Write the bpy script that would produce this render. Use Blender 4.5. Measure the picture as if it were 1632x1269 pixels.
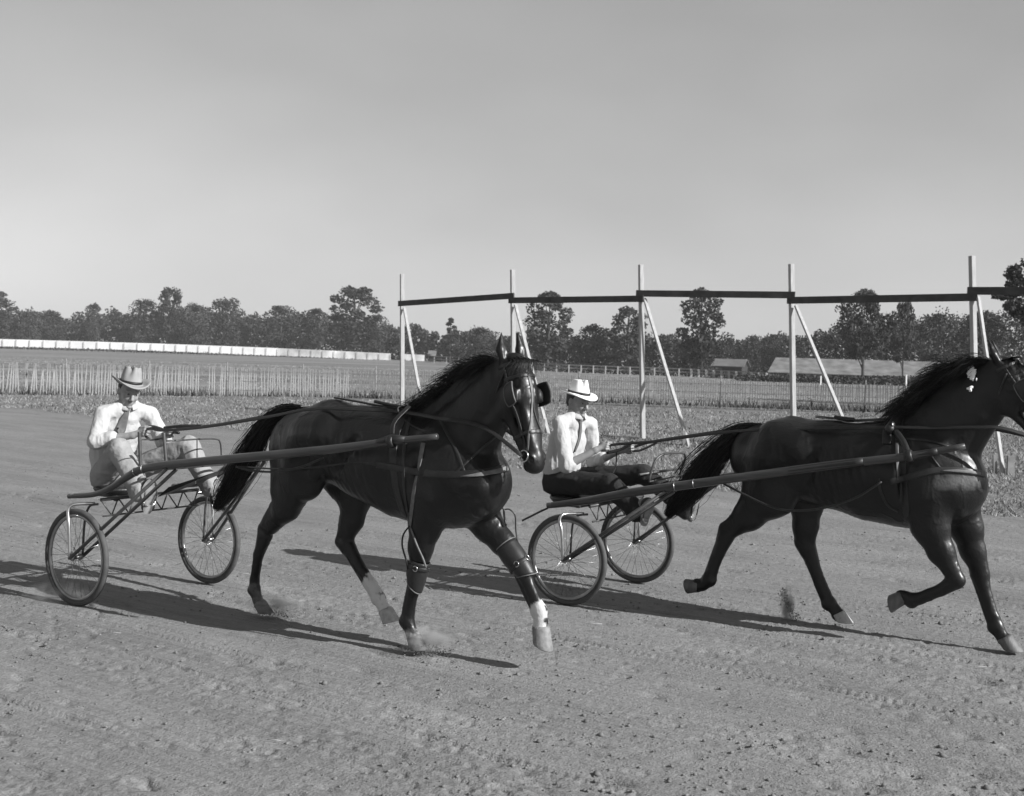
import bpy, math, random
import numpy as np
from mathutils import Vector
from mathutils.bvhtree import BVHTree
sc = bpy.context.scene
for o in list(bpy.data.objects): bpy.data.objects.remove(o)

# ------------------------------------------------------------------ camera
F, CX, CY, HC = 1830.0, 816.0, 568.0, 1.95
RHO = math.atan(0.03)
cr, sr = math.cos(RHO), math.sin(RHO)
cam_d = bpy.data.cameras.new('camera'); cam = bpy.data.objects.new('camera', cam_d)
sc.collection.objects.link(cam); sc.camera = cam
cam.location = (0, 0, HC)
from mathutils import Matrix
cam.matrix_world = Matrix(((cr, -sr, 0, 0), (0, 0, -1, 0), (sr, cr, 0, HC), (0, 0, 0, 1)))
cam_d.sensor_width = 36.0
cam_d.lens = F / 1632.0 * 36.0
cam_d.shift_x = 0.0
cam_d.shift_y = -(CY - 634.5) / 1632.0 * -1.0
cam_d.clip_end = 6000
cam_d.dof.use_dof = True
cam_d.dof.focus_distance = 8.3
cam_d.dof.aperture_fstop = 5.0

# ------------------------------------------------------------------ light
SUN_AZ = (0.883, -0.469); SUN_EL = 30.0
world = bpy.data.worlds.new('World'); sc.world = world; world.use_nodes = True
nt = world.node_tree; nt.nodes.clear()
sky = nt.nodes.new('ShaderNodeTexSky'); sky.sky_type = 'NISHITA'; sky.sun_disc = False
sky.sun_elevation = math.radians(SUN_EL); sky.sun_rotation = math.atan2(SUN_AZ[0], SUN_AZ[1])
sky.dust_density = 0.6; sky.air_density = 1.0
bw = nt.nodes.new('ShaderNodeRGBToBW')
tcw = nt.nodes.new('ShaderNodeTexCoord'); mpw = nt.nodes.new('ShaderNodeMapping'); mpw.inputs['Scale'].default_value = (1, 1, 2.2)
nzw = nt.nodes.new('ShaderNodeTexNoise'); nzw.inputs['Scale'].default_value = 2.3; nzw.inputs['Detail'].default_value = 3
mrw = nt.nodes.new('ShaderNodeMapRange'); mrw.inputs[1].default_value = 0.36; mrw.inputs[2].default_value = 0.64
mrw.inputs[3].default_value = 0.93; mrw.inputs[4].default_value = 1.09
muw = nt.nodes.new('ShaderNodeMath'); muw.operation = 'MULTIPLY'
gam = nt.nodes.new('ShaderNodeMath'); gam.operation = 'POWER'; gam.inputs[1].default_value = 0.68
bg = nt.nodes.new('ShaderNodeBackground'); bg.inputs['Strength'].default_value = 0.128
wo = nt.nodes.new('ShaderNodeOutputWorld')
L = nt.links.new
L(sky.outputs[0], bw.inputs[0]); L(bw.outputs[0], gam.inputs[0]); L(tcw.outputs['Generated'], mpw.inputs[0]); L(mpw.outputs[0], nzw.inputs['Vector'])
L(nzw.outputs[0], mrw.inputs[0]); L(gam.outputs[0], muw.inputs[0]); L(mrw.outputs[0], muw.inputs[1])
L(muw.outputs[0], bg.inputs[0]); L(bg.outputs[0], wo.inputs[0])
sl = bpy.data.lights.new('sun', 'SUN'); sl.energy = 5.0; sl.angle = math.radians(0.5); sl.color = (1, 1, 1)
so = bpy.data.objects.new('sun', sl); sc.collection.objects.link(so)
ce = math.cos(math.radians(SUN_EL))
tosun = Vector((SUN_AZ[0] * ce, SUN_AZ[1] * ce, math.sin(math.radians(SUN_EL)))).normalized()
so.rotation_euler = tosun.to_track_quat('Z', 'Y').to_euler(); so.location = (20, -10, 20)
sc.view_settings.view_transform = 'Standard'
try: sc.view_settings.look = 'None'
except Exception: pass
sc.view_settings.exposure = 0.6; sc.view_settings.gamma = 1.0

# ------------------------------------------------------------------ projection helpers
def ray(px, py):
    u = (px - CX) / F; v = (CY - py) / F
    return np.array((u * cr - v * sr, 1.0, u * sr + v * cr))
def G(px, py, h=0.0):
    d = ray(px, py); t = (h - HC) / d[2]
    return np.array((d[0] * t, t, h))
def P(px, py, z):
    d = ray(px, py)
    return np.array((d[0] * z, z, HC + d[2] * z))
class Rig:
    def __init__(s, ox, oy, deg):
        s.o = np.array((ox, oy)); s.a = math.radians(deg)
        s.h = np.array((math.cos(s.a), -math.sin(s.a))); s.l = np.array((math.sin(s.a), math.cos(s.a)))
    def hp(s, px, py, lat=0.0):
        d = ray(px, py)
        t = (-lat + s.o @ s.l) / (d[:2] @ s.l)
        v = d[:2] * t - s.o
        return np.array((v @ s.h, -lat, HC + d[2] * t))
    def ppm(s, p):
        return F / (s.o[1] + p[0] * s.h[1] + p[1] * s.l[1])
    def q(s, px, py, hw, lat=0.0):
        p = s.hp(px, py, lat); return (p, hw / s.ppm(p))
    def loc_ray(s, px, py):
        d = ray(px, py); o = np.array((0, 0, HC))
        v = o[:2] - s.o
        return Vector((v @ s.h, v @ s.l, HC)), Vector((d[:2] @ s.h, d[:2] @ s.l, d[2])).normalized()
    def world(s, p):
        xy = s.o + s.h * p[0] + s.l * p[1]
        return (xy[0], xy[1], p[2])

# ------------------------------------------------------------------ numpy noise
def _h(ix, iy, iz, seed):
    n = (ix * 374761393 + iy * 668265263 + iz * 2147483647 + seed * 1274126177) & 0xffffffff
    n = ((n ^ (n >> 13)) * 1274126177) & 0xffffffff
    n = (n ^ (n >> 16)) & 0xffff
    return n.astype(np.float32) / 65535.0
def vnoise(p, seed=0):
    p = np.asarray(p, dtype=np.float64)
    i = np.floor(p).astype(np.int64); f = (p - i); f = f * f * f * (f * (f * 6 - 15) + 10)
    r = 0
    for a in (0, 1):
        for b in (0, 1):
            for c in (0, 1):
                w = (f[:, 0] if a else 1 - f[:, 0]) * (f[:, 1] if b else 1 - f[:, 1]) * (f[:, 2] if c else 1 - f[:, 2])
                r = r + w * _h(i[:, 0] + a, i[:, 1] + b, i[:, 2] + c, seed)
    return r * 2 - 1
def fbm(p, oct=3, seed=0):
    r = 0; a = 1.0; t = 0
    for k in range(oct):
        r = r + a * vnoise(np.asarray(p) * (2.03 ** k), seed + k * 7); t += a; a *= 0.5
    return r / t

# ------------------------------------------------------------------ SDF modelling
class SDF:
    def __init__(s, vox): s.v = vox; s.p = []
    def cone(s, a, b, ra, rb, k=0.03, q=1.0, n=(0, 1, 0), sub=False):
        n = np.array(n, float); n /= np.linalg.norm(n)
        s.p.append(('c', np.array(a, float), np.array(b, float), ra, rb, k, q, n, sub)); return s
    def ell(s, c, r, k=0.03, axes=None, sub=False):
        s.p.append(('e', np.array(c, float), np.array(r, float), k, np.eye(3) if axes is None else np.array(axes, float), sub)); return s
    def chain(s, pts, k=0.03, q=1.0, n=(0, 1, 0)):
        for (a, ra), (b, rb) in zip(pts[:-1], pts[1:]): s.cone(a, b, ra, rb, k, q, n)
        return s
    def mesh(s):
        lo = np.full(3, 1e9); hi = -lo
        for p in s.p:
            if p[-1]: continue
            if p[0] == 'c':
                r = max(p[3], p[4]) * max(1, p[6])
                lo = np.minimum(lo, np.minimum(p[1], p[2]) - r); hi = np.maximum(hi, np.maximum(p[1], p[2]) + r)
            else:
                r = p[2].max(); lo = np.minimum(lo, p[1] - r); hi = np.maximum(hi, p[1] + r)
        v = s.v; lo -= 4 * v; hi += 4 * v
        N = np.ceil((hi - lo) / v).astype(int) + 1
        D = np.full(N, 0.5, np.float32)
        for p in s.p:
            k = p[5] if p[0] == 'c' else p[3]
            m = k + 3 * v
            if p[0] == 'c':
                r = max(p[3], p[4]) * max(1, p[6]); l2 = np.minimum(p[1], p[2]) - r - m; h2 = np.maximum(p[1], p[2]) + r + m
            else:
                r = p[2].max(); l2 = p[1] - r - m; h2 = p[1] + r + m
            i0 = np.maximum(np.floor((l2 - lo) / v).astype(int), 0); i1 = np.minimum(np.ceil((h2 - lo) / v).astype(int) + 1, N)
            if (i1 <= i0).any(): continue
            ax = [(lo[j] + np.arange(i0[j], i1[j]) * v).astype(np.float32) for j in range(3)]
            X, Y, Z = ax[0][:, None, None], ax[1][None, :, None], ax[2][None, None, :]
            if p[0] == 'c':
                _, a, b, ra, rb, k, q, n, sub = p
                ba = b - a; L2 = max(float(ba @ ba), 1e-9)
                px, py, pz = X - a[0], Y - a[1], Z - a[2]
                t = np.clip((px * ba[0] + py * ba[1] + pz * ba[2]) / L2, 0, 1)
                vx, vy, vz = px - t * ba[0], py - t * ba[1], pz - t * ba[2]
                d2 = vx * vx + vy * vy + vz * vz
                if q != 1.0:
                    vn = vx * n[0] + vy * n[1] + vz * n[2]
                    d2 = d2 + vn * vn * (1 / q ** 2 - 1)
                d = np.sqrt(np.maximum(d2, 1e-12)) - (ra + (rb - ra) * t)
                if q != 1.0: d = d * min(1.0, q) ** 0.6
            else:
                _, c, r, k, A, sub = p
                px, py, pz = X - c[0], Y - c[1], Z - c[2]
                g = 0; g2 = 0
                for j in range(3):
                    w = px * A[j, 0] + py * A[j, 1] + pz * A[j, 2]
                    g = g + (w / r[j]) ** 2; g2 = g2 + (w / r[j] ** 2) ** 2
                g = np.sqrt(g); g2 = np.sqrt(g2) + 1e-9
                d = g * (g - 1) / g2
            S = D[i0[0]:i1[0], i0[1]:i1[1], i0[2]:i1[2]]
            if sub:
                d = -d; h = np.clip(0.5 - 0.5 * (d - S) / k, 0, 1); R = d + (S - d) * h + k * h * (1 - h)
            else:
                h = np.clip(0.5 + 0.5 * (d - S) / k, 0, 1); R = d + (S - d) * h - k * h * (1 - h)
            D[i0[0]:i1[0], i0[1]:i1[1], i0[2]:i1[2]] = R
        return nets(D, lo, v)
def nets(D, lo, v):
    I = D < 0
    c = np.zeros(np.array(D.shape) - 1, np.int8)
    offs = [(a, b, d) for a in (0, 1) for b in (0, 1) for d in (0, 1)]
    sh = c.shape
    for a, b, d in offs: c += I[a:a + sh[0], b:b + sh[1], d:d + sh[2]]
    act = (c > 0) & (c < 8)
    idx = np.argwhere(act)
    ids = np.full(sh, -1, np.int32); ids[act] = np.arange(len(idx))
    cv = np.stack([D[idx[:, 0] + a, idx[:, 1] + b, idx[:, 2] + d] for a, b, d in offs], 1)
    pos = np.zeros((len(idx), 3)); cnt = np.zeros(len(idx))
    O = np.array(offs, float)
    for i in range(8):
        for j in range(i + 1, 8):
            if np.abs(O[i] - O[j]).sum() != 1: continue
            m = (cv[:, i] < 0) != (cv[:, j] < 0)
            t = cv[m, i] / (cv[m, i] - cv[m, j])
            pos[m] += O[i] + t[:, None] * (O[j] - O[i]); cnt[m] += 1
    V = (idx + pos / cnt[:, None]) * v + lo
    faces = []
    for ax in range(3):
        o1, o2 = [(1, 2), (2, 0), (0, 1)][ax]
        A = [slice(None)] * 3; B = [slice(None)] * 3; A[ax] = slice(0, -1); B[ax] = slice(1, None)
        ia = I[tuple(A)]; ib = I[tuple(B)]
        e = np.argwhere(ia != ib)
        e = e[(e[:, o1] > 0) & (e[:, o2] > 0) & (e[:, o1] < sh[o1]) & (e[:, o2] < sh[o2])]
        fl = ia[e[:, 0], e[:, 1], e[:, 2]]
        def cell(d1, d2):
            f = e.copy(); f[:, o1] -= d1; f[:, o2] -= d2
            return ids[f[:, 0], f[:, 1], f[:, 2]]
        q = np.stack([cell(1, 1), cell(0, 1), cell(0, 0), cell(1, 0)], 1)
        q[~fl] = q[~fl][:, ::-1]
        faces.append(q)
    Fc = np.concatenate(faces); Fc = Fc[(Fc >= 0).all(1)]
    return V, Fc

# ------------------------------------------------------------------ mesh helpers
class M:
    """collects shapes; every piece becomes part of ONE mesh"""
    def __init__(s): s.v = []; s.f = []; s.n = 0
    def add(s, V, Fs):
        s.v.append(np.asarray(V, float).reshape(-1, 3)); s.f += [tuple(int(i) + s.n for i in f) for f in Fs]; s.n += len(s.v[-1]); return s
    def box(s, c, size, ax=None, bev=0.0):
        sx, sy, sz = [x / 2 for x in size]
        A = np.eye(3) if ax is None else np.array(ax, float)
        if bev <= 0:
            V = [(x, y, z) for x in (-sx, sx) for y in (-sy, sy) for z in (-sz, sz)]
            Fs = [(0, 1, 3, 2), (4, 6, 7, 5), (0, 4, 5, 1), (2, 3, 7, 6), (0, 2, 6, 4), (1, 5, 7, 3)]
        else:
            V = []; b = bev
            for z, i in ((-sz, b), (-sz + b, 0), (sz - b, 0), (sz, b)):
                for x, y in ((-sx + i + b, -sy + i), (sx - i - b, -sy + i), (sx - i, -sy + i + b), (sx - i, sy - i - b), (sx - i - b, sy - i), (-sx + i + b, sy - i), (-sx + i, sy - i - b), (-sx + i, -sy + i + b)):
                    V.append((x, y, z))
            Fs = [tuple(range(7, -1, -1)), tuple(range(24, 32))]
            for r in range(3):
                for j in range(8): Fs.append((r * 8 + j, r * 8 + (j + 1) % 8, r * 8 + 8 + (j + 1) % 8, r * 8 + 8 + j))
        return s.add(np.array(V) @ A + np.array(c), Fs)
    def beam(s, a, b, w, h, up=(0, 0, 1), bev=0.0):
        a = np.array(a, float); b = np.array(b, float); x = b - a; Ln = np.linalg.norm(x); x /= Ln
        y = np.cross(up, x); y /= np.linalg.norm(y); z = np.cross(x, y)
        return s.box((a + b) / 2, (Ln, w, h), (x, y, z), bev)
    def tube(s, pts, r, n=8, cap=True, flat=1.0, up=(0, 0, 1)):
        pts = np.array(pts, float); m = len(pts); r = np.broadcast_to(np.array(r, float), (m,))
        T = np.gradient(pts, axis=0); T /= (np.linalg.norm(T, axis=1)[:, None] + 1e-9)
        u = np.array(up, float)
        if abs(T[0] @ u) > 0.95: u = np.array((1.0, 0.1, 0))
        V = []
        for i in range(m):
            a = u - T[i] * (u @ T[i]); a /= np.linalg.norm(a) + 1e-9; b = np.cross(T[i], a); 
            if flat == 1.0: u = a
            for j in range(n):
                t = 2 * math.pi * j / n
                V.append(pts[i] + r[i] * (math.cos(t) * a + math.sin(t) * flat * b))
        Fs = [(i * n + j, i * n + (j + 1) % n, (i + 1) * n + (j + 1) % n, (i + 1) * n + j) for i in range(m - 1) for j in range(n)]
        if cap: Fs += [tuple(range(n - 1, -1, -1)), tuple((m - 1) * n + j for j in range(n))]
        return s.add(V, Fs)
    def strap(s, pts, w, t, nrm):
        """flat band: w wide, t thick; nrm = face normals (one or per point)"""
        pts = np.array(pts, float); m = len(pts); N = np.broadcast_to(np.array(nrm, float), (m, 3)); w = np.broadcast_to(np.array(w, float), (m,))
        T = np.gradient(pts, axis=0); T /= (np.linalg.norm(T, axis=1)[:, None] + 1e-9)
        V = []
        for i in range(m):
            nn = N[i] - T[i] * (N[i] @ T[i]); nn /= np.linalg.norm(nn) + 1e-9; b = np.cross(T[i], nn)
            for x, y in ((-.5, -.5), (.5, -.5), (.5, .3), (.35, .5), (-.35, .5), (-.5, .3)): V.append(pts[i] + b * w[i] * x + nn * t * y)
        n = 6
        Fs = [(i * n + j, i * n + (j + 1) % n, (i + 1) * n + (j + 1) % n, (i + 1) * n + j) for i in range(m - 1) for j in range(n)]
        Fs += [tuple(range(n - 1, -1, -1)), tuple((m - 1) * n + j for j in range(n))]
        return s.add(V, Fs)
    def ring(s, c, R, r, axis=(0, 1, 0), n=40, m=8, flat=1.0):
        ax = np.array(axis, float); ax /= np.linalg.norm(ax); u = np.cross(ax, (0, 0, 1.0))
        if np.linalg.norm(u) < .1: u = np.cross(ax, (1.0, 0, 0))
        u /= np.linalg.norm(u); w = np.cross(ax, u); V = []
        for i in range(n):
            t = 2 * math.pi * i / n; d = u * math.cos(t) + w * math.sin(t)
            for j in range(m):
                q = 2 * math.pi * j / m; V.append(np.array(c) + d * (R + r * math.cos(q)) + ax * r * flat * math.sin(q))
        Fs = [(i * m + j, i * m + (j + 1) % m, ((i + 1) % n) * m + (j + 1) % m, ((i + 1) % n) * m + j) for i in range(n) for j in range(m)]
        return s.add(V, Fs)
    def obj(s, name, mat, parent=None, off=(0, 0, 0), smooth=True):
        V = np.concatenate(s.v) - np.array(off); return mk(name, V, s.f, mat, parent, smooth)
def fix_normals(me):
    import bmesh
    bm = bmesh.new(); bm.from_mesh(me); bmesh.ops.recalc_face_normals(bm, faces=bm.faces); bm.to_mesh(me); bm.free()
def mk(name, V, Fs, mat, parent=None, smooth=True, attr=None, recalc=True, angle=None):
    me = bpy.data.meshes.new(name)
    if isinstance(Fs, np.ndarray):
        n, k = Fs.shape
        me.vertices.add(len(V)); me.vertices.foreach_set('co', np.asarray(V, np.float32).ravel())
        me.loops.add(n * k); me.loops.foreach_set('vertex_index', Fs.astype(np.int32).ravel())
        me.polygons.add(n); me.polygons.foreach_set('loop_start', np.arange(0, n * k, k, dtype=np.int32))
        me.update(calc_edges=True)
    else:
        me.from_pydata([tuple(v) for v in V], [], Fs); me.update()
        if recalc: fix_normals(me)
    if attr is not None:
        a = me.attributes.new('mark', 'FLOAT', 'POINT'); a.data.foreach_set('value', np.asarray(attr, np.float32))
    if smooth:
        me.polygons.foreach_set('use_smooth', np.ones(len(me.polygons), bool))
    me.materials.append(mat)
    o = bpy.data.objects.new(name, me); sc.collection.objects.link(o)
    if parent: o.parent = parent
    return o
def tag(o, label=None, cat=None, group=None, kind=None):
    if label: o['label'] = label
    if cat: o['category'] = cat
    if group: o['group'] = group
    if kind: o['kind'] = kind
    return o
def thing(name, label, cat, loc=(0, 0, 0), rotz=0.0, group=None):
    o = bpy.data.objects.new(name, None); sc.collection.objects.link(o); o.empty_display_size = .2
    o.location = loc; o.rotation_euler = (0, 0, rotz); return tag(o, label, cat, group)
def spline(pts, n=24):
    P_ = np.array(pts, float)
    if len(P_) == 2: return P_[0] + np.linspace(0, 1, n)[:, None] * (P_[1] - P_[0])
    Q = np.concatenate([[2 * P_[0] - P_[1]], P_, [2 * P_[-1] - P_[-2]]])
    out = []; seg = len(P_) - 1
    for u in np.linspace(0, seg - 1e-6, n):
        i = int(u); t = u - i; a, b, c, d = Q[i:i + 4]
        out.append(.5 * ((2 * b) + (-a + c) * t + (2 * a - 5 * b + 4 * c - d) * t * t + (-a + 3 * b - 3 * c + d) * t ** 3))
    return np.array(out)

# ------------------------------------------------------------------ materials
def mat(name, g, rough=0.6, metal=0.0, spec=0.5, var=0.0, vs=8.0, bump=0.0, bs=40.0, attr=None, coat=0.0, stretch=None, tl=False, sheen=0.0, dist=0.01):
    m = bpy.data.materials.new(name); m.use_nodes = True; n = m.node_tree; b = n.nodes['Principled BSDF']; K = n.links.new
    b.inputs['Base Color'].default_value = (g, g, g, 1); b.inputs['Roughness'].default_value = rough
    b.inputs['Metallic'].default_value = metal; b.inputs['Specular IOR Level'].default_value = spec
    if coat: b.inputs['Coat Weight'].default_value = coat; b.inputs['Coat Roughness'].default_value = 0.31
    if sheen: b.inputs['Sheen Weight'].default_value = sheen; b.inputs['Sheen Roughness'].default_value = 0.4
    tc = n.nodes.new('ShaderNodeTexCoord'); mp = n.nodes.new('ShaderNodeMapping'); K(tc.outputs['Object'], mp.inputs[0])
    if stretch: mp.inputs['Scale'].default_value = stretch
    col = None
    if var:
        nz = n.nodes.new('ShaderNodeTexNoise'); nz.inputs['Scale'].default_value = vs; nz.inputs['Detail'].default_value = 5; K(mp.outputs[0], nz.inputs['Vector'])
        mr = n.nodes.new('ShaderNodeMapRange'); mr.inputs[1].default_value = .3; mr.inputs[2].default_value = .7
        mr.inputs[3].default_value = g * (1 - var); mr.inputs[4].default_value = g * (1 + var); K(nz.outputs[0], mr.inputs[0]); col = mr.outputs[0]
        K(col, b.inputs['Base Color'])
    if attr:
        at = n.nodes.new('ShaderNodeAttribute'); at.attribute_name = 'mark'
        mx = n.nodes.new('ShaderNodeMix'); mx.data_type = 'FLOAT'
        K(at.outputs['Fac'], mx.inputs[0]); mx.inputs[3].default_value = attr
        if col: K(col, mx.inputs[2])
        else: mx.inputs[2].default_value = g
        K(mx.outputs[0], b.inputs['Base Color'])
    if bump:
        nb = n.nodes.new('ShaderNodeTexNoise'); nb.inputs['Scale'].default_value = bs; nb.inputs['Detail'].default_value = 4; K(mp.outputs[0], nb.inputs['Vector'])
        bu = n.nodes.new('ShaderNodeBump'); bu.inputs['Strength'].default_value = bump; bu.inputs['Distance'].default_value = dist
        K(nb.outputs[0], bu.inputs['Height']); K(bu.outputs[0], b.inputs['Normal'])
    return m
MT = dict(
    coat=mat('horse_coat', .006, .50, spec=.20, var=.5, vs=4, bump=.55, bs=60, attr=.5, dist=.006, coat=.38),
    hair=mat('horse_hair', .008, .55, spec=.3),
    hoof=mat('hoof_horn', .10, .6, var=.3, vs=30, bump=.3, bs=60, stretch=(1, 1, .2)),
    hoofm=mat('mid_hoof_horn', .17, .7, var=.3, vs=30, bump=.3, bs=60),  # mid-grey horn, between the dark and the pale hooves
    hoofl=mat('pale_hoof_horn', .34, .6, var=.25, vs=30, bump=.3, bs=60),
    eye=mat('eye', .01, .08, spec=.8),
    leather=mat('dark_leather', .014, .45, spec=.5, var=.3, vs=40, bump=.3, bs=200, dist=.002),
    leatherl=mat('pale_and_lit_leather', .12, .6, var=.3, vs=30, bump=.3, bs=150, dist=.002),
    wood=mat('varnished_wood', .045, .35, spec=.5, var=.35, vs=6, stretch=(.3, 6, 6), bump=.15, bs=30, coat=.3, dist=.003),
    metal=mat('nickel_plate', .55, .28, metal=1.0, var=.15, vs=20),
    steel=mat('painted_steel', .05, .4, spec=.5, var=.3, vs=20),
    tyre=mat('tyre_rubber', .055, .8, var=.35, vs=10, bump=.3, bs=80, dist=.004),
    rim=mat('wheel_rim', .30, .35, metal=.9, var=.2, vs=12),
    skin=mat('skin', .23, .5, spec=.4, var=.15, vs=25, bump=.25, bs=90, dist=.003),
    shirt=mat('white_shirt', .42, .85, spec=.2, bump=.35, bs=14, dist=.03),
    trl=mat('light_trousers', .27, .9, spec=.2, var=.1, vs=12, bump=.5, bs=12, dist=.04, stretch=(.6, 1, 1)),
    trd=mat('dark_trousers', .022, .9, spec=.25, var=.2, vs=12, bump=.3, bs=18, dist=.03),
    shoe=mat('shoe_leather', .02, .35, spec=.5, var=.3, vs=30),
    sole=mat('shoe_sole', .22, .8, var=.35, vs=30),
    tie=mat('tie_cloth', .10, .8, var=.15, vs=40),
    band=mat('dark_ribbon', .01, .6),
    hatg=mat('felt_hat', .27, .95, spec=.15, var=.1, vs=18, bump=.2, bs=60, dist=.004),
    hatw=mat('straw_hat', .78, .8, spec=.2, var=.05, vs=30, bump=.2, bs=90, dist=.003),
    hairm=mat('short_hair', .03, .7, bump=.5, bs=120),
    whitewood=mat('whitewashed_wood', .32, .8, var=.18, vs=5, bump=.3, bs=20, stretch=(4, 4, .6)),
    board=mat('shadow_face_board', .045, .85, var=.35, vs=4, bump=.3, bs=20),  # crossbeam planks, the dark of their shadow face put into the colour
    slat=mat('picket_slat', .27, .9, var=.5, vs=1.3),
    post=mat('fence_post', .20, .9, var=.3, vs=5),
    bark=mat('bark', .045, .95, var=.3, vs=4, bump=.6, bs=12, dist=.05),
    wfence=mat('white_boards', .8, .8, var=.12, vs=.3),
    roofm=mat('shed_roof', .13, .8, var=.3, vs=.5, stretch=(1, 1, 3)),
    dark=mat('dark_timber', .025, .9, var=.3, vs=2),
    clod=mat('dry_clod', .14, .95, var=.4, vs=4),
    straw=mat('straw', .35, .8, var=.2, vs=3),
)
# ------------------------------------------------------------------ ground
rng = np.random.default_rng(7); random.seed(7)
HD = np.array((0.839, -0.545)); LT = np.array((0.545, 0.839))      # running direction of the track and across it
edge = np.array([(-70, 84), (-14.9, 33.5), (-6.0, 26.6), (0.4, 19.2), (6.5, 15.0), (24, 3.5)])
def edge_dist(x, y):      # > 0 beyond the track, on the grass
    yy = np.interp(x, edge[:, 0], edge[:, 1]); return (y - yy) * 0.8
NR, NC = 860, 640
zs = 2.4 * (48 / 2.4) ** (np.linspace(0, 1, NR) ** 0.93)
us = np.linspace(-0.64, 0.64, NC)
GX = (zs[:, None] * us[None, :]).ravel(); GY = np.repeat(zs, NC)
def pn(sx, sy, o, seed):
    a = (GX * HD[0] + GY * HD[1]); b = (GX * LT[0] + GY * LT[1])
    return fbm(np.stack([a * sx, b * sy, np.zeros_like(a) + seed * 3.3], 1), o, seed)
ed = edge_dist(GX, GY)
GZ = 0.012 * pn(.25, 1.6, 3, 1) + 0.004 * pn(1.6, 6, 3, 2) + 0.006 * pn(1.6, 19, 3, 3) + 0.006 * pn(.5, 22, 3, 4)
fine = pn(28, 34, 2, 5)
rough = np.clip(pn(.5, 1.4, 2, 6) * 1.8 + .55, 0.1, 1.3)
GZ += rough * (0.006 * fine + 0.004 * np.clip(pn(19, 30, 2, 8) - .25, 0, 1) - 0.035 * np.clip(pn(11, 22, 2, 9) + .35 * pn(.4, 5, 2, 14) - .36, 0, 1))
G2 = GZ.reshape(NR, NC)
X2, Y2 = GX.reshape(NR, NC), GY.reshape(NR, NC)
def dent(x, y, R, fn):
    i0, i1 = np.searchsorted(zs, (y - R, y + R)); 
    if i1 <= i0: return
    j0, j1 = np.searchsorted(us, (x / y - R / y * 1.3, x / y + R / y * 1.3))
    if j1 <= j0: return
    S = (slice(i0, i1), slice(j0, j1)); dx = X2[S] - x; dy = Y2[S] - y
    G2[S] += fn(dx, dy)
for k in range(300):                                                # hoof prints
    z = 4.2 * (20 / 4.2) ** rng.random(); x = rng.uniform(-.5, .5) * z
    if edge_dist(np.array(x), np.array(z)) > -1: continue
    an = rng.normal(0, .5); s = rng.uniform(.8, 1.15); dp = rng.uniform(.35, 1)
    def fn(dx, dy):
        a = (dx * HD[0] + dy * HD[1]); b = (dx * LT[0] + dy * LT[1])
        a, b = a * math.cos(an) - b * math.sin(an), a * math.sin(an) + b * math.cos(an)
        r = np.sqrt(a * a + (b * 1.12) ** 2) / s
        op = np.clip((a / s + .05) / .03, 0, 1)
        g = -0.012 * np.exp(-((r - .058) / .014) ** 2) * op - 0.004 * np.exp(-(r / .05) ** 4) * op
        rim = 0.003 * np.exp(-((r - .088) / .018) ** 2) * np.clip(.6 - a * 7, 0, 1.2)
        return dp * (g + rim)
    dent(x, z, .17, fn)
for k in range(700):                                                # small kicked pits
    z = 4.0 * (17 / 4.0) ** rng.random(); x = rng.uniform(-.5, .5) * z; R = rng.uniform(.015, .045); dp = rng.uniform(.2, 1.) * R * .6; el = rng.uniform(1.2, 2.6)
    dent(x, z, R * 4, lambda dx, dy: -dp * np.exp(-(((dx * HD[0] + dy * HD[1]) / (R * el)) ** 2 + ((dx * LT[0] + dy * LT[1]) / R) ** 2)) + .08 * dp * np.exp(-(((dx * HD[0] + dy * HD[1] + R * 1.8) / (R * 1.2)) ** 2 + ((dx * LT[0] + dy * LT[1]) / (R * 1.4)) ** 2)))
A2 = X2 * HD[0] + Y2 * HD[1]; B2 = X2 * LT[0] + Y2 * LT[1]
for b0, am, cv, w in [(2.6, .006, .004, .02), (3.05, .005, .01, .02), (3.9, .009, -.003, .025), (4.6, .005, .006, .02), (5.15, .007, .002, .022), (1.9, .006, .003, .02), (6.9, .006, .002, .03), (8.1, .007, .004, .03), (9.4, .006, -.002, .04), (10.3, .006, .002, .04)]:   # wheel tracks
    d = B2 - b0 - cv * A2 * A2 - .03 * np.sin(A2 * .9 + b0)
    tr = np.exp(-(d / w) ** 2) * (1 + .5 * np.sin(A2 * 2 * math.pi / .055))
    side = .5 * np.exp(-((np.abs(d) - w * 2) / w) ** 2)
    gate = np.clip(np.sin(A2 * .7 + b0 * 5) + .8, 0, 1)
    G2 += 2.4 * am * (-tr + side) * gate
gm = np.clip((ed + .5 + .9 * pn(.7, 1.1, 3, 11)) / 1.3, 0, 1)
GZ = G2.ravel() * (1 - gm * .7) + gm * .02
G2 = GZ.reshape(NR, NC); G2[-3:] = -.09; G2[:2] = -.09; G2[:, :2] = -.09; G2[:, -2:] = -.09
ii = (np.arange(NR - 1)[:, None] * NC + np.arange(NC - 1)[None, :]).ravel()
Fq = np.stack([ii, ii + 1, ii + NC + 1, ii + NC], 1)
gmat = mat('track_dirt', .20, .95, spec=.15)
n = gmat.node_tree; K = n.links.new; b = n.nodes['Principled BSDF']
tc = n.nodes.new('ShaderNodeTexCoord')
def nz(scale, det=5, src=None, st=(1, 1, 1), rot=0):
    mp = n.nodes.new('ShaderNodeMapping'); mp.inputs['Rotation'].default_value = (0, 0, rot); mp.inputs['Scale'].default_value = st
    if rot: mp.vector_type = 'TEXTURE'; mp.inputs['Scale'].default_value = tuple(1 / q_ for q_ in st)
    K(tc.outputs['Object'], mp.inputs[0]); z = n.nodes.new('ShaderNodeTexNoise'); z.inputs['Scale'].default_value = scale; z.inputs['Detail'].default_value = det; K(mp.outputs[0], z.inputs['Vector']); return z.outputs[0]
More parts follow.
